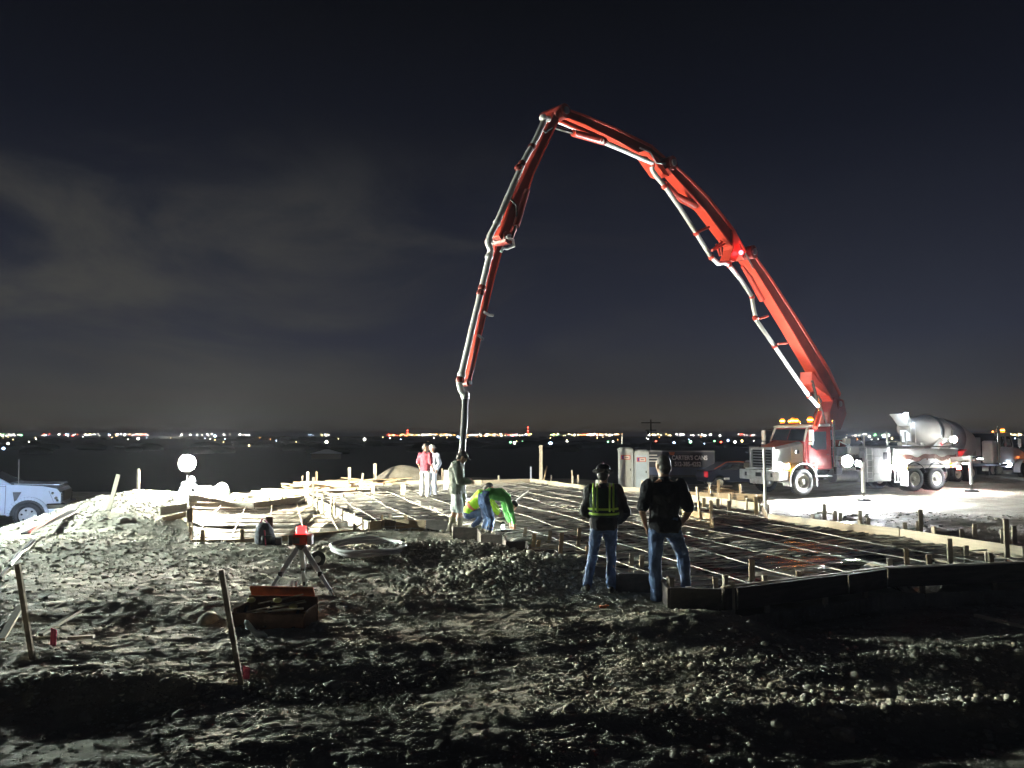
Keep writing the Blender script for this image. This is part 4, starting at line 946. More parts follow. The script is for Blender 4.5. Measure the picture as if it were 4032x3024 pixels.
# outriggers
def outrigger(a, k, z0, label=None):
    """a on the truck, k the leg head; leg goes to ground level"""
    o = MB().beam(a, k, .18, .24, w1=.14, h1=.16).build('outrigger_arm', M_white, T, .01)
    MB().tube((k[0], k[1], k[2] + .1), (k[0], k[1], z0 + .3), .075).build('outrigger_leg', M_pipe, o)
    MB().tube((k[0], k[1], z0 + .32), (k[0], k[1], z0 + .07), .045).build('leg_rod', M_chrome, o)
    MB().path([(k[0], k[1], z0 - .02), (k[0], k[1], z0 + .08)], [.30, .24], 16).build('foot_pad', M_dsteel, o)
def assumed_leg_lamp(p, L_):  # lamps assumed and added to brighten the ground right of the truck
    h = MB().path([p, p + Vector((0, 0, .06))], [.10, .05], 14).build('assumed_outrigger_lamp', M_dsteel, T)
    MB().path([p - Vector((0, 0, .012)), p - Vector((0, 0, .002))], [.085, .09], 14).build('lens', lampmat('assumed_leg_glow%g' % L_, (.93, .98, 1), L_), h)
assumed_leg_lamp(Vector((-8.2, 1.9, 1.18)), 2600); assumed_leg_lamp(Vector((-10.1, 1.2, 1.35)), 2600)
outrigger((-3.0, 1.0, 1.25), (-.25, 3.95, 1.30), .0); outrigger((-8.4, 1.0, 1.30), (-8.1, 2.25, 1.42), .0); MB().beam((-9.0, .9, 1.35), (-10.2, 1.2, 1.42), .08, .08).build('added_lamp_boom', M_dsteel, T)  # thin boom at the rear added to carry the outer assumed lamp
outrigger((-3.4, -1.0, 1.25), (-3.6, -2.6, 1.30), .0); outrigger((-8.0, -1.0, 1.30), (-8.1, -2.4, 1.36), .0)
# turntable
TT = Vector((-2.75, 0, 0)); 
MB().path([TT + Vector((0, 0, 1.0)), TT + Vector((0, 0, 2.1)), TT + Vector((0, 0, 2.2))], [.62, .48, .55], 22).build('pedestal', M_redd, T)

# boom: it swings in one upright plane from the turntable to the hose
M2W = Matrix.Translation(TO) @ Matrix.Rotation(math.atan2(HD.y, HD.x), 4, 'Z')
W2M = M2W.inverted()
base = M2W @ TT; HB = Vector((-1.20, 18.5, 0)); uu = Vector((HB.x - base.x, HB.y - base.y, 0)).normalized(); nn = Vector((0, 0, 1)).cross(uu)
if nn.y > 0: nn = -nn          # nn looks towards the viewer
def BP(px, py, off=0.0):   # point of the boom plane (or one parallel to it) -> (along, height)
    d = ray(px, py); s = (base + nn * off - EYE).dot(nn) / d.dot(nn); q = EYE + d * s - base; return (q.dot(uu), q.z + base.z)
bm_ = bpy.data.objects.new('boom', None); C.objects.link(bm_); bm_.parent = T; bm_.matrix_local = W2M @ Matrix.Translation(base - Vector((0, 0, base.z)))
UZ = Vector((0, 0, 1))
def bprism(pts, y0, y1, name, m, bev=0):
    return MB().prism([BP(*p, (y0 + y1) / 2) for p in pts], (0, 0, 0), uu, UZ, nn, y0, y1).build(name, m, bm_, bev)
def bpath(pts, off, r, name, m, n=10, par=None):
    P = [uu * a + UZ * b + nn * off for a, b in (BP(*p, off) for p in pts)]; return MB().path(P, r, n).build(name, m, par or bm_)
def bsection(spine, wpx, th, off=0.0, name='boom_section'):
    """box arm along a pixel polyline with half widths; flanged: recessed web darkened as shade between two bright flanges"""
    P = [Vector(BP(*p, off)) for p in spine]; w = wpx; k = len(P); L_, R__ = [], []
    for i in range(k):
        d = (P[min(i + 1, k - 1)] - P[max(i - 1, 0)]).normalized(); q = Vector((-d.y, d.x)); L_.append(P[i] + q * w[i]); R__.append(P[i] - q * w[i])
    f = .20
    web = MB(); f1 = MB(); 
    inn = lambda i, t: L_[i].lerp(R__[i], t)
    for i in range(k - 1):
        web.prism([inn(i, .05), inn(i + 1, .05), inn(i + 1, .95), inn(i, .95)], (0, 0, 0), uu, UZ, nn, off - th / 2 + .03, off + th / 2 - .03)
        f1.prism([inn(i, 0), inn(i + 1, 0), inn(i + 1, f), inn(i, f)], (0, 0, 0), uu, UZ, nn, off - th / 2, off + th / 2)
        f1.prism([inn(i, 1 - f * .6), inn(i + 1, 1 - f * .6), inn(i + 1, 1), inn(i, 1)], (0, 0, 0), uu, UZ, nn, off - th / 2, off + th / 2)
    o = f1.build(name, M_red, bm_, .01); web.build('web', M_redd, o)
    return o
s1 = bsection([(834, 401), (822, 378), (790, 325), (766, 287), (744, 254)], [.42, .52, .40, .33, .24], .42, 0)
s2 = bsection([(741, 256), (727, 236), (703, 205), (686, 187), (664, 165)], [.20, .34, .30, .26, .18], .34, .42)
s3 = bsection([(664, 166), (648, 154), (612, 135), (580, 120.5), (556, 112)], [.20, .26, .20, .15, .13], .30, .05)
s4 = bsection([(553, 117), (541, 142), (527, 172), (514, 203), (499, 240)], [.15, .15, .15, .24, .14], .26, .38)
s5 = bsection([(499, 240), (489, 278), (480, 318), (467, 380)], [.13, .11, .10, .07], .20, .05)
def knuckle(px, py, r, o0, o1):
    a, b = BP(px, py, (o0 + o1) / 2); c = uu * a + UZ * b; k = MB().path([c + nn * o0, c + nn * o1], r, 18).build('knuckle', M_redd, bm_); MB().path([c + nn * (o1 + .002), c + nn * (o1 + .05)], r * .5, 12).build('pin', M_steel, k)
for a in ((742, 254, .24, -.3, .66), (662, 166, .22, -.2, .66), (555, 115, .2, -.2, .6), (499, 240, .16, -.15, .56), (833, 404, .24, -.32, .28), (465, 383, .09, -.12, .2)): knuckle(*a)
# base bracket and luffing cylinder
bprism([(829, 397), (838, 400), (841, 414), (835, 430), (825, 430), (824, 412)], -.26, .26, 'slew_bracket', M_redd, .03)
bpath([(815, 428), (820, 412)], .30, .10, 'ram_barrel', M_red); bpath([(820, 412), (814, 388), (812, 380)], .30, .055, 'ram_rod', M_chrome)
bpath([(812, 422), (819, 403)], .1, .035, 'link', M_chrome); bpath([(826, 425), (818, 395)], .1, .04, 'link', M_chrome)
bprism([(806, 372), (817, 386), (822, 396), (816, 392), (806, 384)], -.2, .3, 'ram_lug', M_red, .01)
# rams along the arms
bpath([(664, 184), (676, 196), (695, 206)], .42, [.10, .12, .13], 'ram_barrel', M_red); bpath([(655, 174), (668, 188)], .42, .05, 'ram_rod', M_chrome)
bpath([(604, 141.5), (573, 133)], .28, [.11, .10], 'ram_barrel', M_red); bpath([(573, 133), (553, 127)], .28, .05, 'ram_rod', M_chrome); bpath([(604, 139), (560, 120)], .22, .07, 'strut', M_red, 6)
bpath([(762, 300), (750, 278), (742, 266)], .3, [.11, .10, .06], 'ram_barrel', M_red); bpath([(527, 190), (516, 226)], .62, [.07, .09], 'ram_barrel', M_redd)
# elevated strut frame between arm one and two
for pts_ in (((716, 244), (720, 256)), ((712, 251), (726, 243)), ((720, 240), (722, 256))): bpath(pts_, .42, .035, 'strut', M_red, 6)
bprism([(728, 232), (734, 240), (736, 252), (731, 262), (724, 262), (728, 250)], .24, .62, 'gusset', M_red, .01)
bprism([(640, 152), (652, 160), (663, 178), (657, 176), (650, 166)], .0, .5, 'gusset', M_red, .01)
# delivery pipe with clamps
PL = [(818, 406), (809, 396), (790, 369), (774.5, 346), (756, 320), (753.5, 308), (751.5, 296), (741, 280), (729, 265), (724, 262.5), (718, 263.5), (711, 257), (696, 233), (680, 208), (664.6, 186), (656, 176), (652, 170), (652, 163)]
pipe = bpath(PL, .55, .075, 'delivery_pipe', M_pipe, 12)
bpath([(652, 163), (645, 160), (625, 151), (606, 143), (602, 141)], .60, .070, 'delivery_pipe', M_pipe, 12)
bpath([(602, 141), (580, 130), (560, 122), (551, 119)], -.30, .070, 'delivery_pipe', M_pipe, 12)
P3 = [(549, 119), (545, 119), (537, 137), (523, 163), (512, 188), (497, 223), (490, 236), (488, 243), (491, 250)]
bpath(P3, .60, .080, 'delivery_pipe', M_pipe, 12)
P5 = [(491, 250), (489, 258), (481, 292), (472, 330), (461.5, 375), (459.5, 383), (461, 390), (465, 395)]
bpath(P5, .30, .080, 'delivery_pipe', M_pipe, 12)
for px, py, o in ((809, 396, .55), (774.5, 346, .55), (755, 318, .55), (752, 297, .55), (729, 265, .55), (711, 257, .55), (696, 233, .55), (664, 186, .55), (652, 165, .55), (604, 141, .6), (543, 118, .6), (532, 147, .6), (522, 164, .6), (518.5, 168, .6), (497, 223, .6), (489, 242, .6), (489, 257, .3), (482, 288, .3), (480.5, 293, .3), (461.5, 375, .3), (460, 380, .3), (465, 395, .3)):
    a, b = BP(px, py, o); c = uu * a + UZ * b + nn * o; MB().ball(c, .105, 10, 8).build('pipe_clamp', M_redd if px % 2 < 1 and px < 640 else M_red if px > 640 else M_pipe, pipe)
# pipe stand-offs
for a_, b_ in (((758, 319), (768, 316)), ((778, 344), (787, 343)), ((696, 233), (709, 227)), ((712, 250), (722, 242)), ((640, 157), (647, 158)), ((807, 395), (812, 393))): bpath([a_, b_], .45, .045, 'bracket', M_red, 6)
# valve clutter and hoses on arm four and five
random.seed(4)
for px, py in ((513, 203), (510, 212), (514, 219), (508, 226), (505, 235), (511, 232)):
    a, b = BP(px, py, .3); c = uu * a + UZ * b + nn * .30; MB().box(c, (.22, .2, .28), Matrix.Rotation(.4, 3, 'Y')).build('valve_block', M_redd if px % 2 else M_red, bm_, .02)
bpath([(506, 237), (513, 240), (514, 246), (507, 249), (503, 248), (501, 252)], .6, .035, 'hydraulic_hose', M_pipe, 6)
bpath([(508, 196), (516, 205), (517, 222), (512, 238)], .62, .03, 'hydraulic_hose', M_black, 6)
bpath([(484, 312), (489, 315), (493, 315.5)], .2, .035, 'fitting', M_pipe, 6); bpath([(478, 335), (483, 339)], .2, .035, 'fitting', M_steel, 6)
for pl in (((640, 148), (650, 152), (656, 163), (668, 164)), ((690, 200), (700, 199), (708, 206)), ((733, 236), (740, 243), (748, 258), (753, 268))): bpath(pl, .5, .03, 'hydraulic_hose', M_steel, 6)
bpath([(551, 128), (545, 133), (540, 126)], .5, .03, 'hydraulic_hose', M_black, 6)
a, b = BP(741, 252.5, .74); c = uu * a + UZ * b + nn * .74; MB().ball(c, .085).build('boom_light', lampmat('boomred_glow', (1, .015, .02), 60), bm_)
# end hose hanging down behind the man in the jacket
hs = [(465.2, 394), (465.2, 400), (464.4, 420), (463, 440), (461.6, 458), (461, 470), (462, 488), (464, 508)]
bpath(hs, .30, .080, 'end_hose', M_rubberh, 14); bpath([(465.2, 393), (465.2, 399)], .30, .10, 'hose_coupling', M_steel, 14)

# ------------------------------------------------------------------ mixer truck
MT = AT(889, 470, 41.0); MT.z = -.45
e = AT(1023, 470, 46.5); ma = math.atan2(e.y - MT.y, e.x - MT.x)
mx_ = thing('mixer_truck', 'white concrete mixer truck standing behind the pump truck, facing right', 'mixer truck', (MT.x, MT.y, MT.z), ma, sc=.91)
T = mx_
fr = MB()
for s in (-1, 1): fr.ab((1.5, s * .4 - .05, .85), (12.6, s * .4 + .05, 1.1))
fr.build('chassis_frame', M_dsteel, T)
for x in (3.2, 4.5, 5.8):
    for s in (-1, 1): wheel(T, (x, s * 1.0, .52), .52, .5, .30, s)
for s in (-1, 1): wheel(T, (11.5, s * 1.05, .50), .50, .32, .29, s)
ax = Vector((math.cos(.20), 0, -math.sin(.20))); bx_ = Vector((math.sin(.20), 0, math.cos(.20)))
dc = Vector((1.5, 0, 3.25))
dm = MB().loft([(dc + ax * t_, Vector((0, r, 0)), bx_ * r) for t_, r in ((0, .52), (.5, .72), (1.8, 1.12), (2.2, 1.18), (4.2, 1.22), (5.4, .98), (6.1, .55), (6.2, .3))], 32)
dr = dm.build('drum', mat('drum_white', (.66, .64, .61), .6, var=.15, scale=1.2), T)
MB().loft([(dc + ax * t_, Vector((0, r, 0)), bx_ * r) for t_, r in ((1.75, 1.15), (1.78, 1.19), (1.98, 1.20), (2.0, 1.16))], 32).build('drum_ring', M_steel, dr)
wvb = MB().loft([(dc + ax * t_, Vector((0, r, 0)), bx_ * r) for t_, r in ((2.75, 1.192), (2.76, 1.205), (4.0, 1.225), (4.02, 1.21))], 32); wvb.build('drum_band', mat('drum_band', (.20, .20, .22), .6, var=.3), dr)
MB().box((7.6, 0, 1.9), (.5, 1.2, 1.5)).build('drum_pedestal', M_white, T, .03)
MB().box((2.0, 0, 1.7), (.35, 1.5, 1.3)).build('drum_stand', M_white, T, .03)
MB().add([(1.6, -.45, 3.5), (1.6, .45, 3.5), (1.0, .6, 4.05), (1.0, -.6, 4.05), (1.75, -.3, 3.2), (1.75, .3, 3.2), (1.3, .3, 3.35), (1.3, -.3, 3.35)], [(0, 4, 5, 1), (1, 5, 6, 2), (2, 6, 7, 3), (3, 7, 4, 0), (4, 7, 6, 5)]).build('charge_hopper', M_white, T)
ch = MB(); ch.beam((1.5, 0, 3.0), (.9, -.5, 2.3), .5, .25); ch.beam((.9, -.5, 2.4), (2.0, -1.25, 1.75), .45, .18); ch.beam((2.0, -1.25, 1.75), (3.2, -1.3, 2.6), .42, .12)
ch.beam((.7, -.6, 3.0), (.75, -.6, 1.2), .08, .08); ch.beam((.7, .6, 3.0), (.75, .6, 1.2), .08, .08); ch.build('chute', M_pipe, T, .01)
MB().tube((1.2, -.9, 1.1), (1.2, -.9, 3.5), .03).build('ladder_rail', M_pipe, T); MB().tube((1.2, -.6, 1.1), (1.2, -.6, 3.5), .03).build('ladder_rail', M_pipe, T)
MB().ball((.9, -.55, 3.98), .13).build('work_light', lampmat('mixer_glow', (.65, .80, 1.0), 160), T)
MB().ball((2.7, -2.2, 2.55), .20).build('work_light', lampmat('mixer_glow2', (.98, 1.0, .95), 60), T); MB().tube((2.7, -2.2, 2.55), (2.7, -1.2, 2.1), .03).build('lamp_arm', M_steel, T)
MB().box((8.05, -1.0, 1.75), (.55, .7, 1.4)).build('water_tank', M_white, T, .12)
MB().box((4.5, -1.22, 1.15), (4.4, .08, .12)).build('side_rail', M_white, T)
MB().ab((8.5, -1.05, 1.0), (8.9, 1.05, 2.9)).build('cab_rear_frame', M_dsteel, T)
cb = MB(); xz(cb, [(8.9, 1.0), (8.9, 2.95), (10.2, 2.98), (10.55, 2.2), (10.6, 1.0)], -1.03, 1.03); cab = cb.build('cab', M_white, T, .06)
for s in (-1, 1):
    w = MB(); w.prism([(9.15, 2.05), (9.15, 2.7), (9.55, 2.7), (9.55, 2.05)], (0, 0, 0), (1, 0, 0), (0, 0, 1), (0, 1, 0), s * 1.035, s * 1.045); w.build('side_window', M_glass, cab)
    w = MB(); w.prism([(9.75, 2.05), (9.75, 2.72), (10.15, 2.72), (10.36, 2.2), (10.3, 2.05)], (0, 0, 0), (1, 0, 0), (0, 0, 1), (0, 1, 0), s * 1.035, s * 1.045); w.build('door_window', M_glass, cab)
    MB().tube((8.75, s * 1.1, 1.0), (8.75, s * 1.1, 3.3), .075).build('exhaust_stack', M_chrome, T)
    mm = MB(); mm.path([(10.5, s * 1.05, 2.7), (10.6, s * 1.35, 2.65), (10.6, s * 1.35, 1.9)], .02, 6); mo = mm.build('mirror_bracket', M_chrome, T); MB().box((10.6, s * 1.36, 2.3), (.06, .2, .5)).build('mirror', M_pipe, mo, .01)
    fb = MB(); arch(fb, (11.5, .56), .66, s * .8, s * 1.2, math.radians(-5), math.radians(190)); fb.build('fender', M_white, T, .01)
    MB().box((12.45, s * .85, 1.25), (.12, .3, .2)).build('headlight', M_chrome, T, .02)
slab = MB(); slab_on(slab, (10.22, .9, 2.9), (10.22, -.9, 2.9), (10.56, -.95, 2.24), (10.56, .95, 2.24), .012); slab.build('windshield', M_glass, cab)
hb = MB(); frustum(hb, 10.6, .88, 1.0, 2.12, 11.6, .76, 1.0, 1.98, .2); frustum(hb, 11.6, .76, 1.0, 1.98, 12.4, .62, 1.0, 1.72, .2); hb.build('hood', M_white, T, .04)
MB().ab((12.45, -1.15, .55), (12.65, 1.15, .92)).build('bumper', M_chrome, T, .03)
beacon(T, (9.9, -.75, 2.98), .11)
MB().box((9.9, -1.12, .95), (.30, .12, .16)).build('step_lamp', lampmat('step_glow', (.7, .8, 1), 40), T, .03)
MB().ball((12.5, -1.1, 1.35), .06).build('marker_light', lampmat('mark2_glow', (1, .22, .04), 40), T)
MB().ball((8.95, -.7, 3.02), .03).build('marker_light', lampmat('mark2_glow', (1, .22, .04), 40), T)
MB().path([(9.9, -1.0, .6), (8.9, -1.0, .6)], .28, 18).build('fuel_tank', M_chrome, T)

# ------------------------------------------------------------------ pickup on the left
pk = thing('pickup_truck', 'white pickup truck with chrome bumper cut off by the left edge of the frame', 'pickup', (0, 0, 0), math.radians(20))
wp = AT(28.5, 517, 25.2); wp.z = -.93
T = pk; Rp = RZ(math.radians(20)); pk.location = wp - Rp @ Vector((-.92, -.86, 0)); pk.location.z = Hs(wp.x, wp.y) + .02
def arcp(cx, cz, r, a0, a1, n=10): return [(cx + r * math.cos(math.radians(a0 + (a1 - a0) * i / n)), cz + r * math.sin(math.radians(a0 + (a1 - a0) * i / n))) for i in range(n + 1)]
low = [(0.0, .62), (-.08, .48), (-.40, .46)] + arcp(-.92, .42, .52, 5, 175)[::1] + [(-1.5, .45), (-3.9, .45)] + arcp(-4.55, .42, .52, 5, 175) + [(-5.2, .50), (-5.8, .6)]
up = [(-5.85, 1.38), (-4.1, 1.40), (-3.95, 1.42), (-1.45, 1.42), (-.55, 1.36), (-.12, 1.26), (.0, 1.1)]
MB_ = MB(); xz(MB_, low + up, -.98, .98); body = MB_.build('body', M_pick, T, .03)
gh = MB(); vsx = [(-1.42, 1.42, .90), (-2.35, 1.93, .70), (-3.7, 1.95, .70), (-3.98, 1.42, .90)]
gh.add([(x, -w, z) for x, z, w in vsx] + [(x, w, z) for x, z, w in vsx], [(0, 1, 2, 3), (7, 6, 5, 4), (0, 4, 5, 1), (1, 5, 6, 2), (2, 6, 7, 3), (3, 7, 4, 0)]); cab = gh.build('cab', M_pick, T, .04)
ww = MB(); slab_on(ww, (-1.50, .82, 1.47), (-1.50, -.82, 1.47), (-2.27, -.64, 1.895), (-2.27, .64, 1.895), .012); ww.build('windshield', M_glass, cab)
for s in (-1, 1):
    def sp3(x, z): # point on the leaning side glass
        f = (z - 1.42) / .51; return (x, s * (.90 - .20 * f + .004), z)
    w = MB(); slab_on(w, sp3(-1.75, 1.46), sp3(-2.62, 1.46), sp3(-2.62, 1.86), sp3(-2.36, 1.86), -.012 * s); w.build('side_window', M_glass, cab)
    w = MB(); slab_on(w, sp3(-2.74, 1.46), sp3(-3.6, 1.46), sp3(-3.5, 1.86), sp3(-2.74, 1.86), -.012 * s); w.build('side_window', M_glass, cab)
    for xw in (-.92, -4.55):
        fb = MB(); arch(fb, (xw, .42), .50, s * .96, s * 1.03, 0, PI, .10, 18); fb.build('wheel_arch', M_pick, body, .012)
    for xw in (-.92, -4.55):
        dk_ = MB(); arch(dk_, (xw, .42), .40, s * .5, s * .95, 0, PI, .12, 12); dk_.build('wheel_well', M_black, body)
    wheel(T, (-.92, s * .86, .42), .42, .27, .26, s, mat('alloy', (.55, .56, .56), .3, .8), spokes=6); wheel(T, (-4.55, s * .86, .42), .42, .27, .26, s, mat('alloy', (.55, .56, .56), .3, .8), spokes=6)
    hl = MB(); hl.add([(-.36, s * .985, 1.20), (.012, s * .93, 1.16), (.018, s * .90, .80), (-.20, s * .985, .82), (-.36, s * .90, 1.20), (.0, s * .6, 1.16), (.0, s * .6, .80), (-.20, s * .9, .82)], [(0, 1, 2, 3), (0, 4, 5, 1), (1, 5, 6, 2), (2, 6, 7, 3), (3, 7, 4, 0), (4, 7, 6, 5)])
    h_ = hl.build('headlight', mat('headlight_glass', (.30, .33, .38), .08, .4, coat=1), T, .008)
    for (x, z, r) in ((-.24, 1.12, .045), (-.14, .96, .055), (-.02, 1.05, .06), (-.10, .88, .04)): MB().ball((x, s * (.978 if x < -.05 else .945), z), (r, .015, r), 10, 6).build('reflector', M_chrome, h_)
    gr_ = MB(); gr_.prism([(-1.36, 1.18), (-1.12, 1.18), (-1.22, .98), (-1.30, .80)], (0, 0, 0), (1, 0, 0), (0, 0, 1), (0, 1, 0), s * .982, s * .992); gr_.build('fender_vent', M_black, body)
    mm = MB(); mm.box((-1.85, s * 1.16, 1.46), (.14, .26, .22)); mm.build('mirror', M_pick, T, .03)
    dd = MB(); dd.box((-1.56, s * .984, .95), (.012, .006, .9)); dd.box((-2.66, s * .984, .95), (.012, .006, .9)); dd.box((-2.1, s * .984, 1.365), (1.1, .006, .012)); dd.build('door_seam', M_black, body)
    MB().box((-2.45, s * .99, 1.20), (.2, .03, .035)).build('door_handle', M_pick, body, .008)
bb = MB(); bb.ab((-.42, -1.0, .60), (.14, 1.0, .80)); bb.build('bumper', M_chrome, T, .05)
MB().ab((-.35, -.9, .42), (.06, .9, .58)).build('valance', M_black, T, .03)
MB().ab((.0, -.62, .84), (.035, .62, 1.18)).build('grille', M_black, T, .01)
hl = MB(); hl.box((-.75, 0, 1.405), (1.30, 1.5, .03), Matrix.Rotation(.045, 3, 'Y')); hl.build('hood', M_pick, body, .012)
MB().tube((-1.25, -.80, 1.40), (-1.27, -.80, 2.22), .012).build('antenna', M_steel, T)

# ------------------------------------------------------------------ portable toilets
def toilet(px, label, col):
    p = AT(px, 470, 42.0); g = Hs(p.x, p.y); t = thing('portable_toilet', label, 'toilet', (p.x, p.y, g - .03), math.radians(-6), 'portable toilets beyond the slab')
    m = mat('toilet_shell_' + col[0], col[1], .5, var=.1, scale=3)
    MB().ab((-.38, -.40, .05), (.38, .45, 2.12)).build('shell', m, t, .02)
    MB().ab((-.42, -.46, 0), (.42, .5, .10)).build('skid_base', M_dsteel, t, .01)
    fr_ = MB()
    for x in (-.355, .355): fr_.ab((x - .05, -.435, .1), (x + .05, -.40, 2.1))
    fr_.ab((-.40, -.435, 1.96), (.40, -.40, 2.14)); fr_.build('door_frame', M_wcloth, t, .008)
    d = MB().ab((-.30, -.43, .14), (.30, -.405, 1.92)).build('door', m, t, .01)
    for z in (.5, 1.05): MB().ab((-.24, -.442, z - .22), (.24, -.432, z + .22)).build('door_panel', m, d, .015)
    MB().ab((.22, -.455, 1.0), (.27, -.43, 1.12)).build('latch', M_black, d)
    s = MB().ab((-.25, -.447, 1.60), (.25, -.434, 1.84)).build('sign', mat('sign_orange', (.72, .16, .08), .5), d)
    MB().ab((-.20, -.452, 1.63), (-.11, -.448, 1.81)).build('sign_stripe', mat('sign_purple', (.16, .03, .28), .5), s)
    MB().ab((-.10, -.452, 1.63), (.21, -.448, 1.80)).build('sign_panel', mat('sign_cream', (.85, .72, .66), .5), s)
    MB().ab((-.04, -.455, 1.70), (.14, -.4525, 1.73)).build('sign_print', M_dsteel, s)
    r = MB(); r.loft([((0, .02, 2.10), (.44, 0, 0), (0, .5, 0)), ((0, .02, 2.17), (.44, 0, 0), (0, .5, 0)), ((0, .02, 2.25), (.30, 0, 0), (0, .32, 0))], 24); r.build('roof', M_wcloth, t)
    return t
toilet(625.5, 'grey portable toilet, the left one of the pair', ('grey', (.55, .57, .53)))
t = toilet(641, 'pale blue portable toilet, the right one of the pair', ('blue', (.60, .70, .76)))
p = AT(622, 441, 42.3); t2 = thing('vent_pipe', 'bright white vent pipe sticking up above the left toilet', 'pipe', (p.x - .0, p.y, 1.6)); MB().tube((0, 0, 0), (0, 0, .55), .05).build('pipe', M_pipe, t2)

# ------------------------------------------------------------------ roll-off container with lettering
p0 = AT(640, 470, 47); p1 = AT(715, 470, 46); L0 = (p1 - p0).length
t = thing('waste_container', 'dark roll-off waste container with white lettering behind the slab', 'container', (p0.x, p0.y, -.62), math.atan2(p1.y - p0.y, p1.x - p0.x))
dkb = mat('container_navy', (.030, .032, .050), .5, var=.3, scale=2); blb = mat('container_blue', (.07, .10, .20), .5, var=.3, scale=2); carb = mat('car_navy', (.018, .022, .04), .3, coat=.5)
cb = MB(); cb.ab((0, 0, .25), (L0, .08, 1.75)); cb.ab((0, 2.3, .25), (L0, 2.38, 1.75)); cb.ab((0, 0.08, .25), (.08, 2.3, 1.75)); cb.ab((L0 - .08, 0.08, .25), (L0, 2.3, 1.75)); cb.ab((.08, .08, .2), (L0 - .08, 2.3, .3)); cb.build('tub', dkb, t)
MB().ab((.0, -.03, .32), (L0, -.002, .78)).build('lower_side', blb, t)
MB().ab((-.02, -.06, 1.70), (L0 + .02, .14, 1.79)).build('top_rail', mat('rail_grey', (.18, .18, .19), .5), t)
for i in range(3): MB().ab((.6 + i * 1.7, .4, 0.0), (.75 + i * 1.7, 2.0, .2)).build('skid', M_dsteel, t)
for z, w in ((1.50, .55), (1.32, .72), (1.14, .60), (.66, .68)): MB().ab((.48, -.012, z - .028), (.48 + w, -.003, z + .028)).build('stripe', mat('sign_white', (.70, .68, .66), .5), t)
MB().prism([(1.72, 1.70), (2.10, 1.70), (2.02, 1.50), (1.80, 1.52)], (0, 0, 0), (1, 0, 0), (0, 0, 1), (0, -1, 0), .003, .012).build('orange_patch', M_orange, t)
def text(s, loc, size, m, parent, rot=(PI / 2, 0, 0), name='lettering', ext=.004, off=.012, sx=1.0):
    cu = bpy.data.curves.new(name, 'FONT'); cu.body = s; cu.size = size; cu.extrude = ext; cu.offset = off; cu.materials.append(m)
    tmp = bpy.data.objects.new(name, cu); me = bpy.data.meshes.new_from_object(tmp); bpy.data.objects.remove(tmp); o = bpy.data.objects.new(name, me); C.objects.link(o); o.parent = parent; o.location = loc; o.rotation_euler = rot; o.scale = (sx, 1, 1); return o
MW_ = mat('letter_white', (.85, .83, .82), .5)
text("CARTER'S CANS", (1.90, -.008, 1.24), .36, MW_, t, sx=.80)
text("512-385-4252", (2.06, -.036, .86), .36, MW_, t, sx=.76)
# dark car beyond the lumber
p = AT(728, 470, 44.5)
t = thing('parked_car', 'dark blue car with a red tail light in the shade behind the pump truck', 'car', (p.x, p.y + .9, Hs(p.x, p.y) + .0), math.radians(8))
cbm = MB(); xz(cbm, [(-1.3, .35)] + arcp(-.6, .32, .40, 175, 5)[::1] + [(.6, .35), (2.9, .35), (3.1, .6), (3.0, .95), (2.1, 1.02), (1.3, 1.45), (-.1, 1.48), (-.9, 1.05), (-1.35, .98), (-1.4, .6)], -.85, .85); bd = cbm.build('body', carb, t, .05)
MB().prism([(-.6, 1.05), (-.05, 1.38), (1.2, 1.36), (1.85, 1.03)], (0, 0, 0), (1, 0, 0), (0, 0, 1), (0, -1, 0), .852, .862).build('side_window', M_glass, bd)
wheel(t, (-.6, -.76, .32), .32, .2, .2, -1); wheel(t, (2.2, -.76, .32), .32, .2, .2, -1); wheel(t, (-.6, .76, .32), .32, .2, .2, 1); wheel(t, (2.2, .76, .32), .32, .2, .2, 1)
MB().box((-1.36, -.66, .80), (.10, .42, .34)).build('tail_light', mat('taillight_red', (.55, .03, .05), .3, emit=(1, .05, .06), es=.25), t, .02)
MB().path([(-.9, -.80, 1.10), (-.15, -.74, 1.50), (.6, -.73, 1.52), (1.25, -.76, 1.46)], .02, 6).build('roof_reflection', M_orange, t)  # orange reflection along the roof line, put on as a coloured tube
MB().box((-.2, -.858, .55), (.34, .012, .12)).build('plate', M_pipe, t)

# ------------------------------------------------------------------ lumber heaps and bits by the forms
def heap(px, py, Y, n, L_, label, cat, spread, m=None, seed=1, name='lumber_pile', z0=None, hmax=.4):
    r = random.Random(seed); p = AT(px, py, Y); z = Hs(p.x, p.y) if z0 is None else z0; t = thing(name, label, cat, (p.x, p.y, z))
    for i in range(n):
        a = r.uniform(-.5, .5) + (1.2 if r.random() < .2 else 0); l = r.uniform(.5, 1) * L_; c = Vector((r.uniform(-spread, spread), r.uniform(-.4, .4), .05 + hmax * i / n * (1 - .5 * abs(r.uniform(-1, 1)))))
        d = Vector((math.cos(a), math.sin(a), r.uniform(-.12, .12))) * l / 2; beam_obj('board', c - d, c + d, r.choice([.09, .14, .19]), .04, m or r.choice([M_wood, M_woodw]), t)
    return t
heap(719, 476, 37, 16, 1.6, 'loose lumber pile left of the pump truck bumper', 'lumber', .5, seed=3, hmax=.5)
heap(332, 488, 27, 26, 2.2, 'heap of brightly lit yellow offcuts behind the braced divider', 'lumber', 1.0, m=M_wood, seed=5, z0=.05, hmax=.5)
heap(296, 494, 25.5, 16, 2.6, 'long low row of lit boards left of the yellow offcuts', 'lumber', 1.2, m=M_woodw, seed=6, z0=.05, hmax=.22)
heap(250, 496, 24.2, 14, 2.6, 'white lit boards stacked along the back of the small bay', 'lumber', 1.1, m=M_woodw, seed=8, z0=.05, hmax=.2)
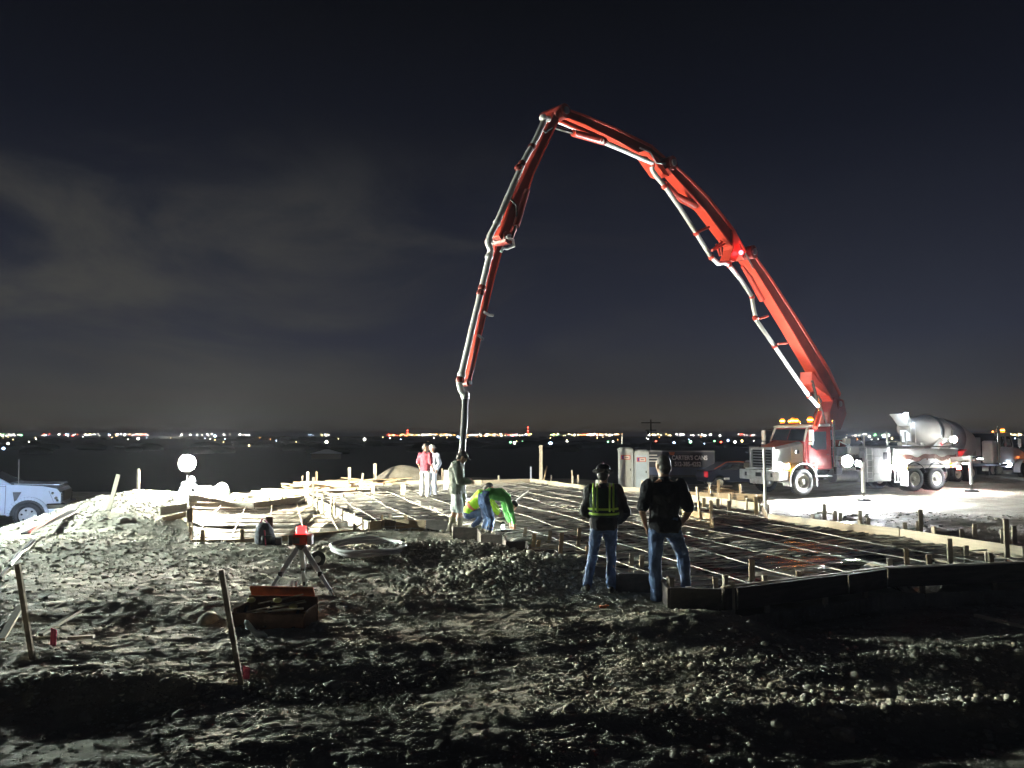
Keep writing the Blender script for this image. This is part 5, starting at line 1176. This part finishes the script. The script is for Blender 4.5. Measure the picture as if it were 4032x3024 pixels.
heap(370, 482, 31.5, 8, 2.4, 'scattered boards lying at the far left edge of the slab', 'lumber', 1.6, m=M_wood, seed=12, z0=.12, hmax=.2)
# leaning boards at the left corner of the bay
t = thing('leaning_boards', 'pale boards leaning on the left end of the small bay below the work lamp', 'boards', (0, 0, 0))
for i, (x0, y0, x1, y1) in enumerate(((166, 528, 171, 510), (174, 531, 178, 512), (181, 533, 184, 513), (187, 536, 188, 514), (163, 520, 186, 514), (160, 511, 187, 507), (190, 537, 190, 509))):
    a = G(x0, y0, .25 - .02 * i); a.y = 17.2 - i * .08; a = AT(x0, y0, a.y); b = AT(x1, y1, a.y + .35); beam_obj('board', a, b, .13 + .05 * (i % 2), .04, M_woodw if i % 2 else M_wood, t, up=(0, 1, .2))
def simple(name, label, cat, o, group=None): return tag(o, label, cat, group)
p = AT(204, 494, 24.2)
o = MB().box((0, 0, .30), (.36, .30, .34)).box((0, 0, .06), (.30, .26, .14)).build('cardboard_box', M_woodw, None, .01); o.location = (p.x, p.y, .05); tag(o, 'white glaring box on the back board right of the work lamp', 'box')
p = AT(219, 494, 24.4)
sb = MB(); sb.ball((0, 0, .22), (.34, .26, .26), 14, 10); sb.ball((.10, 0, .42), (.18, .18, .14), 12, 8); sb.ball((-.2, .05, .14), (.26, .24, .18), 12, 8)
o = sb.build('bulk_bag', M_wcloth); remesh(o, .03, 2, .05, .2); o.location = (p.x, p.y, .05); tag(o, 'lumpy white sack beside the white box on the back board', 'sack')

# ------------------------------------------------------------------ tall stakes and rods
def tall(px, pb, pt, w, m, label, z=.05, lean=0, name='survey_stake', Y=None, rod=False, group=None):
    a = G(px, pb, z) if Y is None else AT(px, pb, Y); h = (pb - pt) / FPX * a.y
    a0 = a - Vector((0, 0, .25)); b = a + Vector((lean / FPX * a.y, 0, h)); d = (b - a).normalized(); a0 = a - d * .25
    o = (MB().path([a0, b], w / 2, 10) if rod else MB().beam(a0, b, w, .03, up=(0, 1, 0))).build(name, m); return tag(o, label, 'stake', group)
tall(349.3, 483.8, 467.7, .12, M_woodw, 'thick white stake behind the slab, left of the tallest pair')
tall(374.8, 484.4, 463.7, .13, M_woodw, 'thick tall white stake behind the slab, between the yellow offcuts and the man in maroon')
tall(307.4, 501.6, 472.3, .07, M_woodw, 'tall white lath at the far corner of the small bay, left of its twin'); tall(313, 506, 477.5, .07, M_woodw, 'tall white lath at the far corner of the small bay, right of its twin')
tall(316.5, 485.5, 471.7, .08, M_wood, 'brown stake rising behind the pair of white laths'); tall(403, 494, 485, .16, M_woodw, 'short white post left of the man in maroon')
tall(372.8, 495, 484, .10, M_woodw, 'short white stake in front of the thick tall one'); tall(446, 491.5, 470.5, .17, M_pipe, 'thick bright white post left of the man in the jacket')
tall(442, 484, 468.5, .06, M_wood2, 'thin grey stake just left of the bright white post'); tall(421.8, 497, 484.5, .07, M_woodw, 'thin stake at the left leg of the man in maroon')
tall(540.9, 479.5, 445.5, .15, M_woodw, 'tallest pale post standing at the peak of the far formwork', name='post'); tall(544, 479, 466, .07, M_wood, 'leaning brown stake right beside the tallest post', lean=3)
tall(530.9, 478.8, 466.8, .07, M_lblue, 'pale blue stake left of the tallest post'); tall(572, 479, 470, .07, M_woodw, 'thin pale stake left of the man in the hard hat, the left of two'); tall(578, 482, 475, .08, M_woodw, 'thin pale stake left of the man in the hard hat, the right of two')
tall(597, 486, 480, .10, M_pipe, 'white stub at the foot of the left portable toilet', Y=27.5)
tall(765.6, 516.5, 449.5, .075, M_pipe, 'tall white grade rod standing in front of the pump truck grille', rod=True, name='grade_rod', lean=-.3)
tall(107.3, 516.5, 475, .085, M_woodw, 'pale stake leaning right on the crest of the bank', Y=17.4, lean=9.5); tall(138, 489.5, 469, .07, M_wood2, 'upright stake on the far side of the bank right of the leaning one', Y=21.5)
tall(718.5, 492, 480.3, .09, M_wood, 'T topped stake at the step boards under the lumber pile', Y=25.5)
tall(32.5, 659, 567.5, .045, M_wood2, 'tall dark lath driven in the lower left foreground', z=Hs(-4.5, 7.2), lean=-18.5, name='lath')
tall(242, 689, 574, .040, M_wood2, 'tall thin lath leaning left in the foreground beside the tool crate', z=Hs(-2.2, 6.3), lean=-23, name='lath')
for i, (x0, y0, x1, y1, w) in enumerate(((0, 661, 20, 638, .07), (40, 656, 79, 639.5, .05), (68, 662, 93, 661.5, .05))):
    a = G(x0, y0, -.2); b = G(x1, y1, -.2); a.z = Hs(a.x, a.y) + .04; b.z = Hs(b.x, b.y) + (.14 if i < 2 else .05)
    tag(beam_obj('plank', a, b, w, .03, M_woodw), ('pale plank end rising at the lower left frame edge', 'thin plank propped to the right of the dark lath', 'short flat plank right of the pink ribbon')[i], 'plank')
def ribbon(px, py, Y, label, h=.14):
    p = AT(px, py, Y); g = Hs(p.x, p.y); t = thing('ribbon_stake', label, 'stake', (p.x, p.y, g - .03)); MB().ab((-.012, -.008, 0), (.012, .008, h + .03)).build('peg', M_wood2, t)
    b = MB(); b.add([(-.028, -.014, .03), (.03, -.018, .025), (.034, -.022, h + .02), (-.03, -.012, h + .04), (-.028, -.010, .03), (.03, -.012, .025), (.034, -.014, h + .02), (-.03, -.008, h + .04)], [(0, 1, 2, 3), (7, 6, 5, 4), (0, 4, 5, 1), (1, 5, 6, 2), (2, 6, 7, 3), (3, 7, 4, 0)]); b.build('ribbon', M_pink, t)
p = G(53, 660, -.15); ribbon(53.5, 655, p.y, 'pink ribbon peg near the dark lath at lower left', .16); p = G(246.5, 682, -.05); ribbon(246.5, 680, p.y, 'pink ribbon peg at the foot of the leaning foreground lath', .11)
# curved conduit stub and flat plastic panels
P = [G(509.5, 517, .05)]; Y = P[0].y
P = [AT(x, y, Y) for x, y in ((509, 519), (510, 513), (513, 506), (518, 499.5), (524, 494.5), (529, 491.5))]
tag(MB().path(P, .026, 8).build('conduit', M_pipe), 'curved white conduit stub rising right of the bent worker', 'conduit')
P = [AT(x, y, 25.5) for x, y in ((361, 489), (360.5, 485), (361, 481.5), (363, 479.5))]
tag(MB().path(P, .035, 8).build('conduit', M_pipe), 'short curved white pipe stub near the yellow offcuts', 'conduit')
# lath from the lower right edge
a = G(1000, 630.5, -.1); b = G(1030, 641, -.1); a.z = Hs(a.x, a.y) + .10; b.z = Hs(b.x, b.y) + .06
a = G(975, 615, a.z); tag(beam_obj('plank', a, b, .045, .03, M_woodw), 'long pale lath lying at the lower right frame edge', 'plank')

# ------------------------------------------------------------------ laser level on tripod
ap = AT(301, 546, 10.35); g0 = Hs(ap.x, ap.y); t = thing('laser_level', 'laser level with red glowing top on a short aluminium tripod', 'laser level', (ap.x, ap.y, 0))
for (x, y, Y) in ((266, 592.5, 9.95), (304.5, 581, 11.0), (334, 596, 9.85)):
    f = AT(x, y, Y); gz = Hs(f.x, f.y); f = Vector((f.x - ap.x, f.y - ap.y, gz)); top = Vector((f.x * .10, f.y * .10, ap.z - .02)); mid = top.lerp(f, .55)
    lg = MB().beam(top, mid, .062, .030, up=(0, 1, 0)).build('leg', M_alu, t, .003)
    MB().beam(mid.lerp(top, .12), f, .040, .022, up=(0, 1, 0)).build('lower_leg', M_alu, lg); MB().box(mid, (.055, .05, .06)).build('clamp', M_black, lg, .008); MB().beam(f.lerp(top, .12), f, .034, .03).build('foot', M_black, lg)
MB().path([(0, 0, ap.z - .05), (0, 0, ap.z), (0, 0, ap.z + .02)], [.05, .075, .075], 16).build('tripod_head', M_black, t)
lz = ap.z + .02
bd = MB().ab((-.09, -.08, lz), (.09, .08, lz + .145)).build('laser_body', mat('laser_orange', (.50, .05, .02), .4), t, .02)
MB().path([(0, 0, lz + .145), (0, 0, lz + .165), (0, 0, lz + .225), (0, 0, lz + .24)], [.078, .074, .066, .045], 18).build('laser_head', lampmat('laser_red', (1, .03, .03), 5.0), bd)
for s in (-1, 1): MB().ab((s * .095, -.06, lz + .0), (s * .155, .06, lz + .13)).build('side_grip', M_black if s < 0 else M_pipe, bd, .015)
MB().ab((-.08, -.09, lz + .02), (.0, -.081, lz + .10)).build('control_panel', M_black, bd)

# open tool crate
p = AT(275, 612, 8.75); g0 = Hs(p.x, p.y); t = thing('tool_crate', 'open orange and brown tool crate with laths and straps in front of the tripod', 'tool crate', (p.x, p.y, g0 - .02), math.radians(-6))
bx = MB(); 
for a_, b_ in (((-.40, -.22, 0), (.42, -.19, .20)), ((-.40, .19, 0), (.42, .22, .30)), ((-.40, -.19, 0), (-.37, .19, .24)), ((.39, -.19, 0), (.42, .19, .22)), ((-.37, -.19, 0), (.39, .19, .03))): bx.ab(a_, b_)
bx.build('crate_shell', M_leather, t, .012)
MB().box((-.02, .25, .33), (.76, .03, .16), Matrix.Rotation(.5, 3, 'X')).build('lid', M_tan, t, .012)
random.seed(9)
for i in range(7):
    a = Vector((random.uniform(-.35, 0), random.uniform(-.18, .1), random.uniform(.17, .26))); b = a + Vector((random.uniform(.3, .6), random.uniform(-.05, .25), random.uniform(.0, .12))); MB().beam(a, b, .022, .012).build('lath', random.choice([M_wood2, M_dsteel, M_black, M_wood]), t)
for x in (-.30, -.02, .30): MB().beam((x, -.225, .05), (x + .02, -.10, .25), .035, .006).build('strap', M_blk, t)
for x, y, z in ((.24, -.08, .25), (-.3, .05, .28), (.02, .02, .29)): MB().ball((x, y, z), (.05, .04, .03), 10, 6).build('tape_roll', mat('yellow_tape', (.60, .52, .18), .6), t)
MB().path([(-.44, -.2, .0), (-.46, -.2, .22), (-.40, -.18, .27)], .014, 6).build('handle_strap', M_woodw, t)
for x in (.08, .13): MB().tube((x, .27, .30), (x, .27, .46), .016).build('bottle', M_wcloth, t)
q = AT(256, 636, 8.15)
cl = MB(); n = 7
vs = []; 
for i in range(n):
    for j in range(4):
        u, v = i / (n - 1), j / 3; vs.append((-.12 + .24 * u, -.02 * math.sin(v * 5 + u), -.0 - .03 * u + .02 * math.sin(u * 9) + .13 - .10 * v - .13 * u))
cl.add(vs, [(i * 4 + j, (i + 1) * 4 + j, (i + 1) * 4 + j + 1, i * 4 + j + 1) for i in range(n - 1) for j in range(3)], True)
o = cl.build('cloth', M_wcloth); o.location = (q.x, q.y, Hs(q.x, q.y) + .06); m_ = o.modifiers.new('th', 'SOLIDIFY'); m_.thickness = .006; tag(o, 'pale crumpled strip of cloth on the ground before the tool crate', 'cloth')

# backpack, reel, ring
p = G(265, 548, .02); g0 = Hs(p.x, p.y); t = thing('backpack', 'dark grey backpack with a pink strap slumped before the bay boards', 'backpack', (p.x, p.y, g0 - .02), .2)
bb = MB(); bb.loft([((0, 0, .0), (.17, 0, 0), (0, .11, 0)), ((0, 0, .12), (.19, 0, 0), (0, .13, 0)), ((-.02, 0, .30), (.16, 0, 0), (0, .11, 0)), ((-.03, 0, .42), (.09, 0, 0), (0, .07, 0))], 16); bd = bb.build('pack', mat('pack_grey', (.09, .10, .12), .7, var=.5, scale=9, bump=.02, bscale=14), t)
MB().loft([((.04, -.12, .04), (.10, 0, 0), (0, .04, 0)), ((.04, -.13, .20), (.10, 0, 0), (0, .04, 0))], 12).build('front_pocket', M_black, bd)
MB().path([(-.10, -.02, .36), (-.06, -.03, .50), (.02, -.03, .44), (.05, -.05, .34)], .018, 6).build('strap', mat('pink_strap', (.70, .28, .42), .7), t)
MB().box((.06, .06, .42), (.13, .04, .20)).build('folder', M_leather, t, .01); MB().box((.24, -.02, .08), (.12, .16, .16)).build('battery_pack', M_black, t, .02); MB().path([(.0, -.14, .3), (.02, -.16, .12), (.03, -.15, .02)], .014, 6).build('hanging_strap', M_pink, t)
p = AT(317, 547, 12.6); g0 = Hs(p.x, p.y); t = thing('tape_reel', 'dark round measuring reel lying right of the tripod', 'tape reel', (p.x, p.y, g0 + .10), .5)
MB().path([(0, -.04, 0), (0, .04, 0)], .13, 20).build('reel', M_black, t); MB().path([(0, -.055, 0), (0, -.042, 0)], .055, 14).build('hub', M_steel, t); MB().path([(-.12, 0, -.02), (-.15, 0, -.1), (-.06, 0, -.15)], .014, 6).build('handle', M_pipe, t)
p = AT(367, 555.5, 13.3); g0 = Hs(p.x, p.y); t = thing('pipe_coil', 'white coil of flexible pipe lying in a ring on the ground', 'pipe coil', (p.x, p.y, g0 + .08)); t.rotation_euler = (.05, .02, 0)
for k, (r, dz) in enumerate(((.58, 0), (.60, .058))):
    MB().path([(r * math.cos(2 * PI * i / 48), r * math.sin(2 * PI * i / 48), dz + .012 * math.sin(i * .5 + k)) for i in range(49)], .033, 8, False).build('coil_turn', M_pipe, t)
MB().path([(.60, -.1, .06), (.66, .0, .07), (.64, .14, .05), (.56, .25, .03)], .026, 8).build('loose_end', M_pipe, t)
# shovel and striped tool at the left
a = AT(0, 578, 9.2); b = AT(17, 557, 10.3); c = AT(32, 540, 11.2); t = thing('shovel', 'long handled shovel propped up at the left frame edge', 'shovel')
MB().path([a, b, c], [.024, .022, .016], 8).build('handle', M_blk, t); MB().path([AT(10, 566, 9.7), AT(20, 553, 10.4), AT(27, 549, 10.7), AT(35, 540.5, 11)], [.02, .03, .03, .02], 8).build('blade_rib', M_dsteel, t)
a = G(24, 562, -.35); b = G(74, 542, -.3); a.z = Hs(a.x, a.y) + .10; b.z = Hs(b.x, b.y) + .06; t = thing('screed_tool', 'long dark tool with a red strip lying on the lit ground at left', 'tool')
beam = MB().beam(a, b, .16, .03).build('blade', M_dsteel, t); MB().beam(a + Vector((.1, -.03, .03)), b + Vector((-.2, -.03, .03)), .05, .03).build('red_strip', mat('strip_red', (.70, .12, .10), .4), t); MB().path([b, b + (b - a).normalized() * .35], .02, 8).build('grip', M_black, t)
p = G(603, 608, .0); o = MB().box((0, 0, .02), (.09, .05, .03)).box((.05, .02, .03), (.05, .04, .02)).build('orange_scrap', M_orange, None, .006); o.location = (p.x, p.y, Hs(p.x, p.y) + .01); tag(o, 'small orange scrap on the rubble below the man in the hard hat', 'scrap')

# ------------------------------------------------------------------ far away: pole, mast, lamps of the town
p = AT(651, 436, 260); zg = Hs(p.x, p.y); t = thing('utility_pole', 'dark wooden utility pole with crossarms beyond the toilets', 'utility pole', (p.x, p.y, zg))
ht = AT(651, 419.5, 260).z - zg
MB().tube((0, 0, 0), (0, 0, ht), .35, .25, 8).build('pole', M_dsteel, t)
for z, w in ((ht - 1.1, 6.5), (ht - 3.6, 3.6)): MB().box((0, 0, z), (w, .3, .35)).build('crossarm', M_dsteel, t)
MB().path([(-.9, 0, ht - 5.2), (-.9, 0, ht - 3.9)], .45, 8).build('transformer', M_dsteel, t)
gl = lambda n, c, s: lampmat('far_' + n, c, s)
TL = {k: lampmat('town_' + k, cc, ss_ * 2.0) for k, cc, ss_ in (('w', (1, .96, .86), 14), ('y', (1, .72, .30), 12), ('g', (.35, 1, .45), 9), ('r', (1, .10, .06), 12), ('b', (.50, .68, 1), 14), ('o', (1, .40, .10), 10))}
FC = {'w': gl('white', (1, .96, .86), 14), 'y': gl('yellow', (1, .72, .30), 12), 'g': gl('green', (.35, 1, .45), 9), 'r': gl('red', (1, .10, .06), 12), 'b': gl('blue', (.50, .68, 1), 14), 'o': gl('orange', (1, .40, .10), 10)}
def far_lamp(px, py, c, rpx, label, Y=None):
    if Y is None: Y = min(2600, max(160, 12.5 * FPX / max(1.5, py - 434)))
    p = AT(px, py, Y); zg = Hs(p.x, p.y); r = .8 * rpx / FPX * Y; h = max(p.z - zg, r * 1.6)
    t = thing('distant_lamp', label, 'street lamp', (p.x, p.y, zg), 0, 'lamps in the dark valley')
    MB().tube((0, 0, 0), (0, 0, h - r * .6), r * .18, n=6).build('pole', M_dsteel, t); MB().ball((0, 0, h), r, 10, 8).build('lamp_head', FC[c], t)
LL = [(3.5, 448.5, 'b', 1.6, 'bluish lamp at the left frame edge above the pickup'), (8, 443.5, 'w', 1.3, 'white lamp just right of the bluish lamp at the left frame edge'), (66.5, 434.5, 'b', 1.2, 'blue lamp on the horizon above the pickup hood'), (138, 440, 'w', 1.4, 'white lamp left of the work lamp glare'), (215, 436, 'b', 1.5, 'blue white lamp on the horizon right of the work lamp'), (249, 445.5, 'y', 1.0, 'dim yellow lamp right of the work lamp'), (326.5, 442, 'w', 1.8, 'bright white lamp over a pale roof in the valley'), (364.5, 440, 'w', 1.7, 'white lamp between the pale roof lamp and the men far out'), (458, 438.3, 'b', 1.3, 'blue lamp beside the hanging hose'),
      (510.5, 442.3, 'g', 1.1, 'green lamp, left of a close trio in the valley'), (514.5, 443, 'w', 1.5, 'white lamp in the middle of a close trio'), (522.5, 442, 'g', 1.3, 'green lamp, right of a close trio in the valley'), (550.5, 447, 'b', 2.2, 'largest blue white lamp right of the tallest post'), (558, 442.5, 'w', 1.0, 'small white lamp just right of the largest blue white one'), (567, 441.8, 'w', 1.4, 'white lamp midway to the toilets'), (608, 441.8, 'g', 1.0, 'green lamp just left of the toilets'), (613, 441.6, 'w', 1.0, 'white lamp just left of the toilets'),
      (656, 441.2, 'r', 1.0, 'red lamp right of the utility pole'), (674, 442.8, 'b', 1.4, 'blue lamp over the waste container'), (690.5, 441.8, 'g', 1.6, 'green yellow lamp over the waste container'), (714.5, 441, 'g', 1.0, 'green lamp, first of a row left of the truck'), (721, 442, 'r', 1.2, 'pink lamp, second of a row left of the truck'), (728, 440.5, 'b', 1.3, 'cyan lamp, third of a row left of the truck'), (735, 442, 'w', 1.5, 'white lamp, fourth of a row left of the truck'), (742, 441, 'y', 1.4, 'cream lamp, fifth of a row left of the truck'), (720, 435.7, 'w', 1.2, 'white lamp on the horizon over the row'), (869.5, 437.5, 'w', 1.5, 'white lamp behind the pump turntable'), (892, 438.5, 'y', 1.0, 'cream lamp left of the mixer chute')]
for a in LL: far_lamp(*a)
# pale roofed shed under the valley lamp
p = AT(326.5, 448, 420); o = MB(); o.ab((-7, -4, 0), (7, 4, 3)); sh = thing('shed', 'small pale roofed shed under a lamp in the valley', 'shed', (p.x, p.y, Hs(p.x, p.y))); o.build('wall', M_wood2, sh); MB().prism([(-8, 3), (0, 5.2), (8, 3)], (0, 0, 0), (1, 0, 0), (0, 0, 1), (0, 1, 0), -4.5, 4.5).build('roof', M_pipe, sh)
# red lit masts
for px, pt, lab in ((528, 427.5, 'tall mast with red lights on the horizon left of the toilets'), (407.5, 430.5, 'lower mast with red lights on the horizon left of the hose')):
    p = AT(px, 434.5, 2500); zg = Hs(p.x, p.y); t = thing('radio_mast', lab, 'mast', (p.x, p.y, zg)); ht = AT(px, pt, 2500).z - zg
    MB().tube((0, 0, 0), (0, 0, ht), 1.2, .6, 6).build('mast', M_dsteel, t)
    for f in (1.0, .72, .5): MB().ball((0, 0, zg * 0 + ht * f), 2.4, 8, 6).build('warning_light', FC['r'], t)
# the town's lights along the horizon: past counting
r = random.Random(21)
cols = {k: MB() for k in FC}
cl_ = [(0, 22, 26, 'wgyw'), (40, 50, 10, 'rwb'), (58, 78, 12, 'bwrw'), (84, 100, 16, 'ywyw'), (108, 152, 44, 'wbyrwy'), (180, 215, 10, 'w'), (215, 250, 10, 'w'), (307, 330, 12, 'bgyw'), (384, 410, 26, 'oyr'), (410, 456, 44, 'ywo'), (464, 482, 16, 'ywo'), (484, 505, 40, 'yow'), (505, 531, 30, 'wyrb'), (548, 560, 12, 'yg'), (562, 575, 12, 'ygw'), (575, 622, 70, 'wyrwo'), (648, 672, 18, 'wy'), (676, 712, 22, 'w'), (738, 755, 12, 'wr'), (845, 868, 10, 'w'), (874, 896, 16, 'gw'), (1000, 1024, 40, 'wy')]
for x0, x1, n, cs_ in cl_:
    for i in range(n):
        Y = r.uniform(2700, 5200); c = r.choice(cs_); p = AT(r.uniform(x0, x1), 434.9 + r.uniform(-1.0, .9), Y); rr = r.choice([.30, .42, .45, .75]) / FPX * Y
        cols[c].ball(p, rr * .8, 6, 4)
for i in range(70):
    Y = r.uniform(700, 2500); px = r.uniform(0, 1024); p = AT(px, 434.5 + 11.5 / Y * FPX * r.uniform(.55, .95), Y); cols[r.choice('wywyob')].ball(p, .33 / FPX * Y, 6, 4)
for k, mb in cols.items():
    if mb.v: tag(mb.build('town_lights', TL[k], None, fixn=False), 'countless small lights of the far town along the horizon', kind='stuff')
# scrub and low tree tops on the skyline
tb = MB(); r = random.Random(8)
for i in range(420):
    Y = r.uniform(500, 2600); px = r.uniform(-150, 1180); p = AT(px, 436, Y); zg = Hs(p.x, p.y); w = r.uniform(6, 22); tb.ball((p.x, p.y, zg + 1.5), (w, 5, r.uniform(2, 4.5) + (2 if r.random() < .1 else 0)), 7, 5)
tag(tb.build('scrub', mat('dark_scrub', (.035, .045, .02), .9, var=.4), None, fixn=False), 'dark scrub and tree tops across the far country', kind='stuff')

# ------------------------------------------------------------------ night air
me = bpy.data.meshes.new('haze'); hb_ = MB().ab((-14000, -60, -40), (14000, 12500, 32)); me.from_pydata(hb_.v, [], hb_.f)
hm = bpy.data.materials.new('night_air'); hm.use_nodes = True; t_ = hm.node_tree; t_.nodes.clear()
pv = t_.nodes.new('ShaderNodeVolumePrincipled'); pv.inputs['Density'].default_value = HAZE; pv.inputs['Color'].default_value = (.74, .82, 1.0, 1); pv.inputs['Anisotropy'].default_value = .3
ou = t_.nodes.new('ShaderNodeOutputMaterial'); t_.links.new(pv.outputs[0], ou.inputs['Volume']); me.materials.append(hm)
o = bpy.data.objects.new('haze', me); C.objects.link(o); tag(o, 'thin humid night air over the site and the valley', kind='stuff')
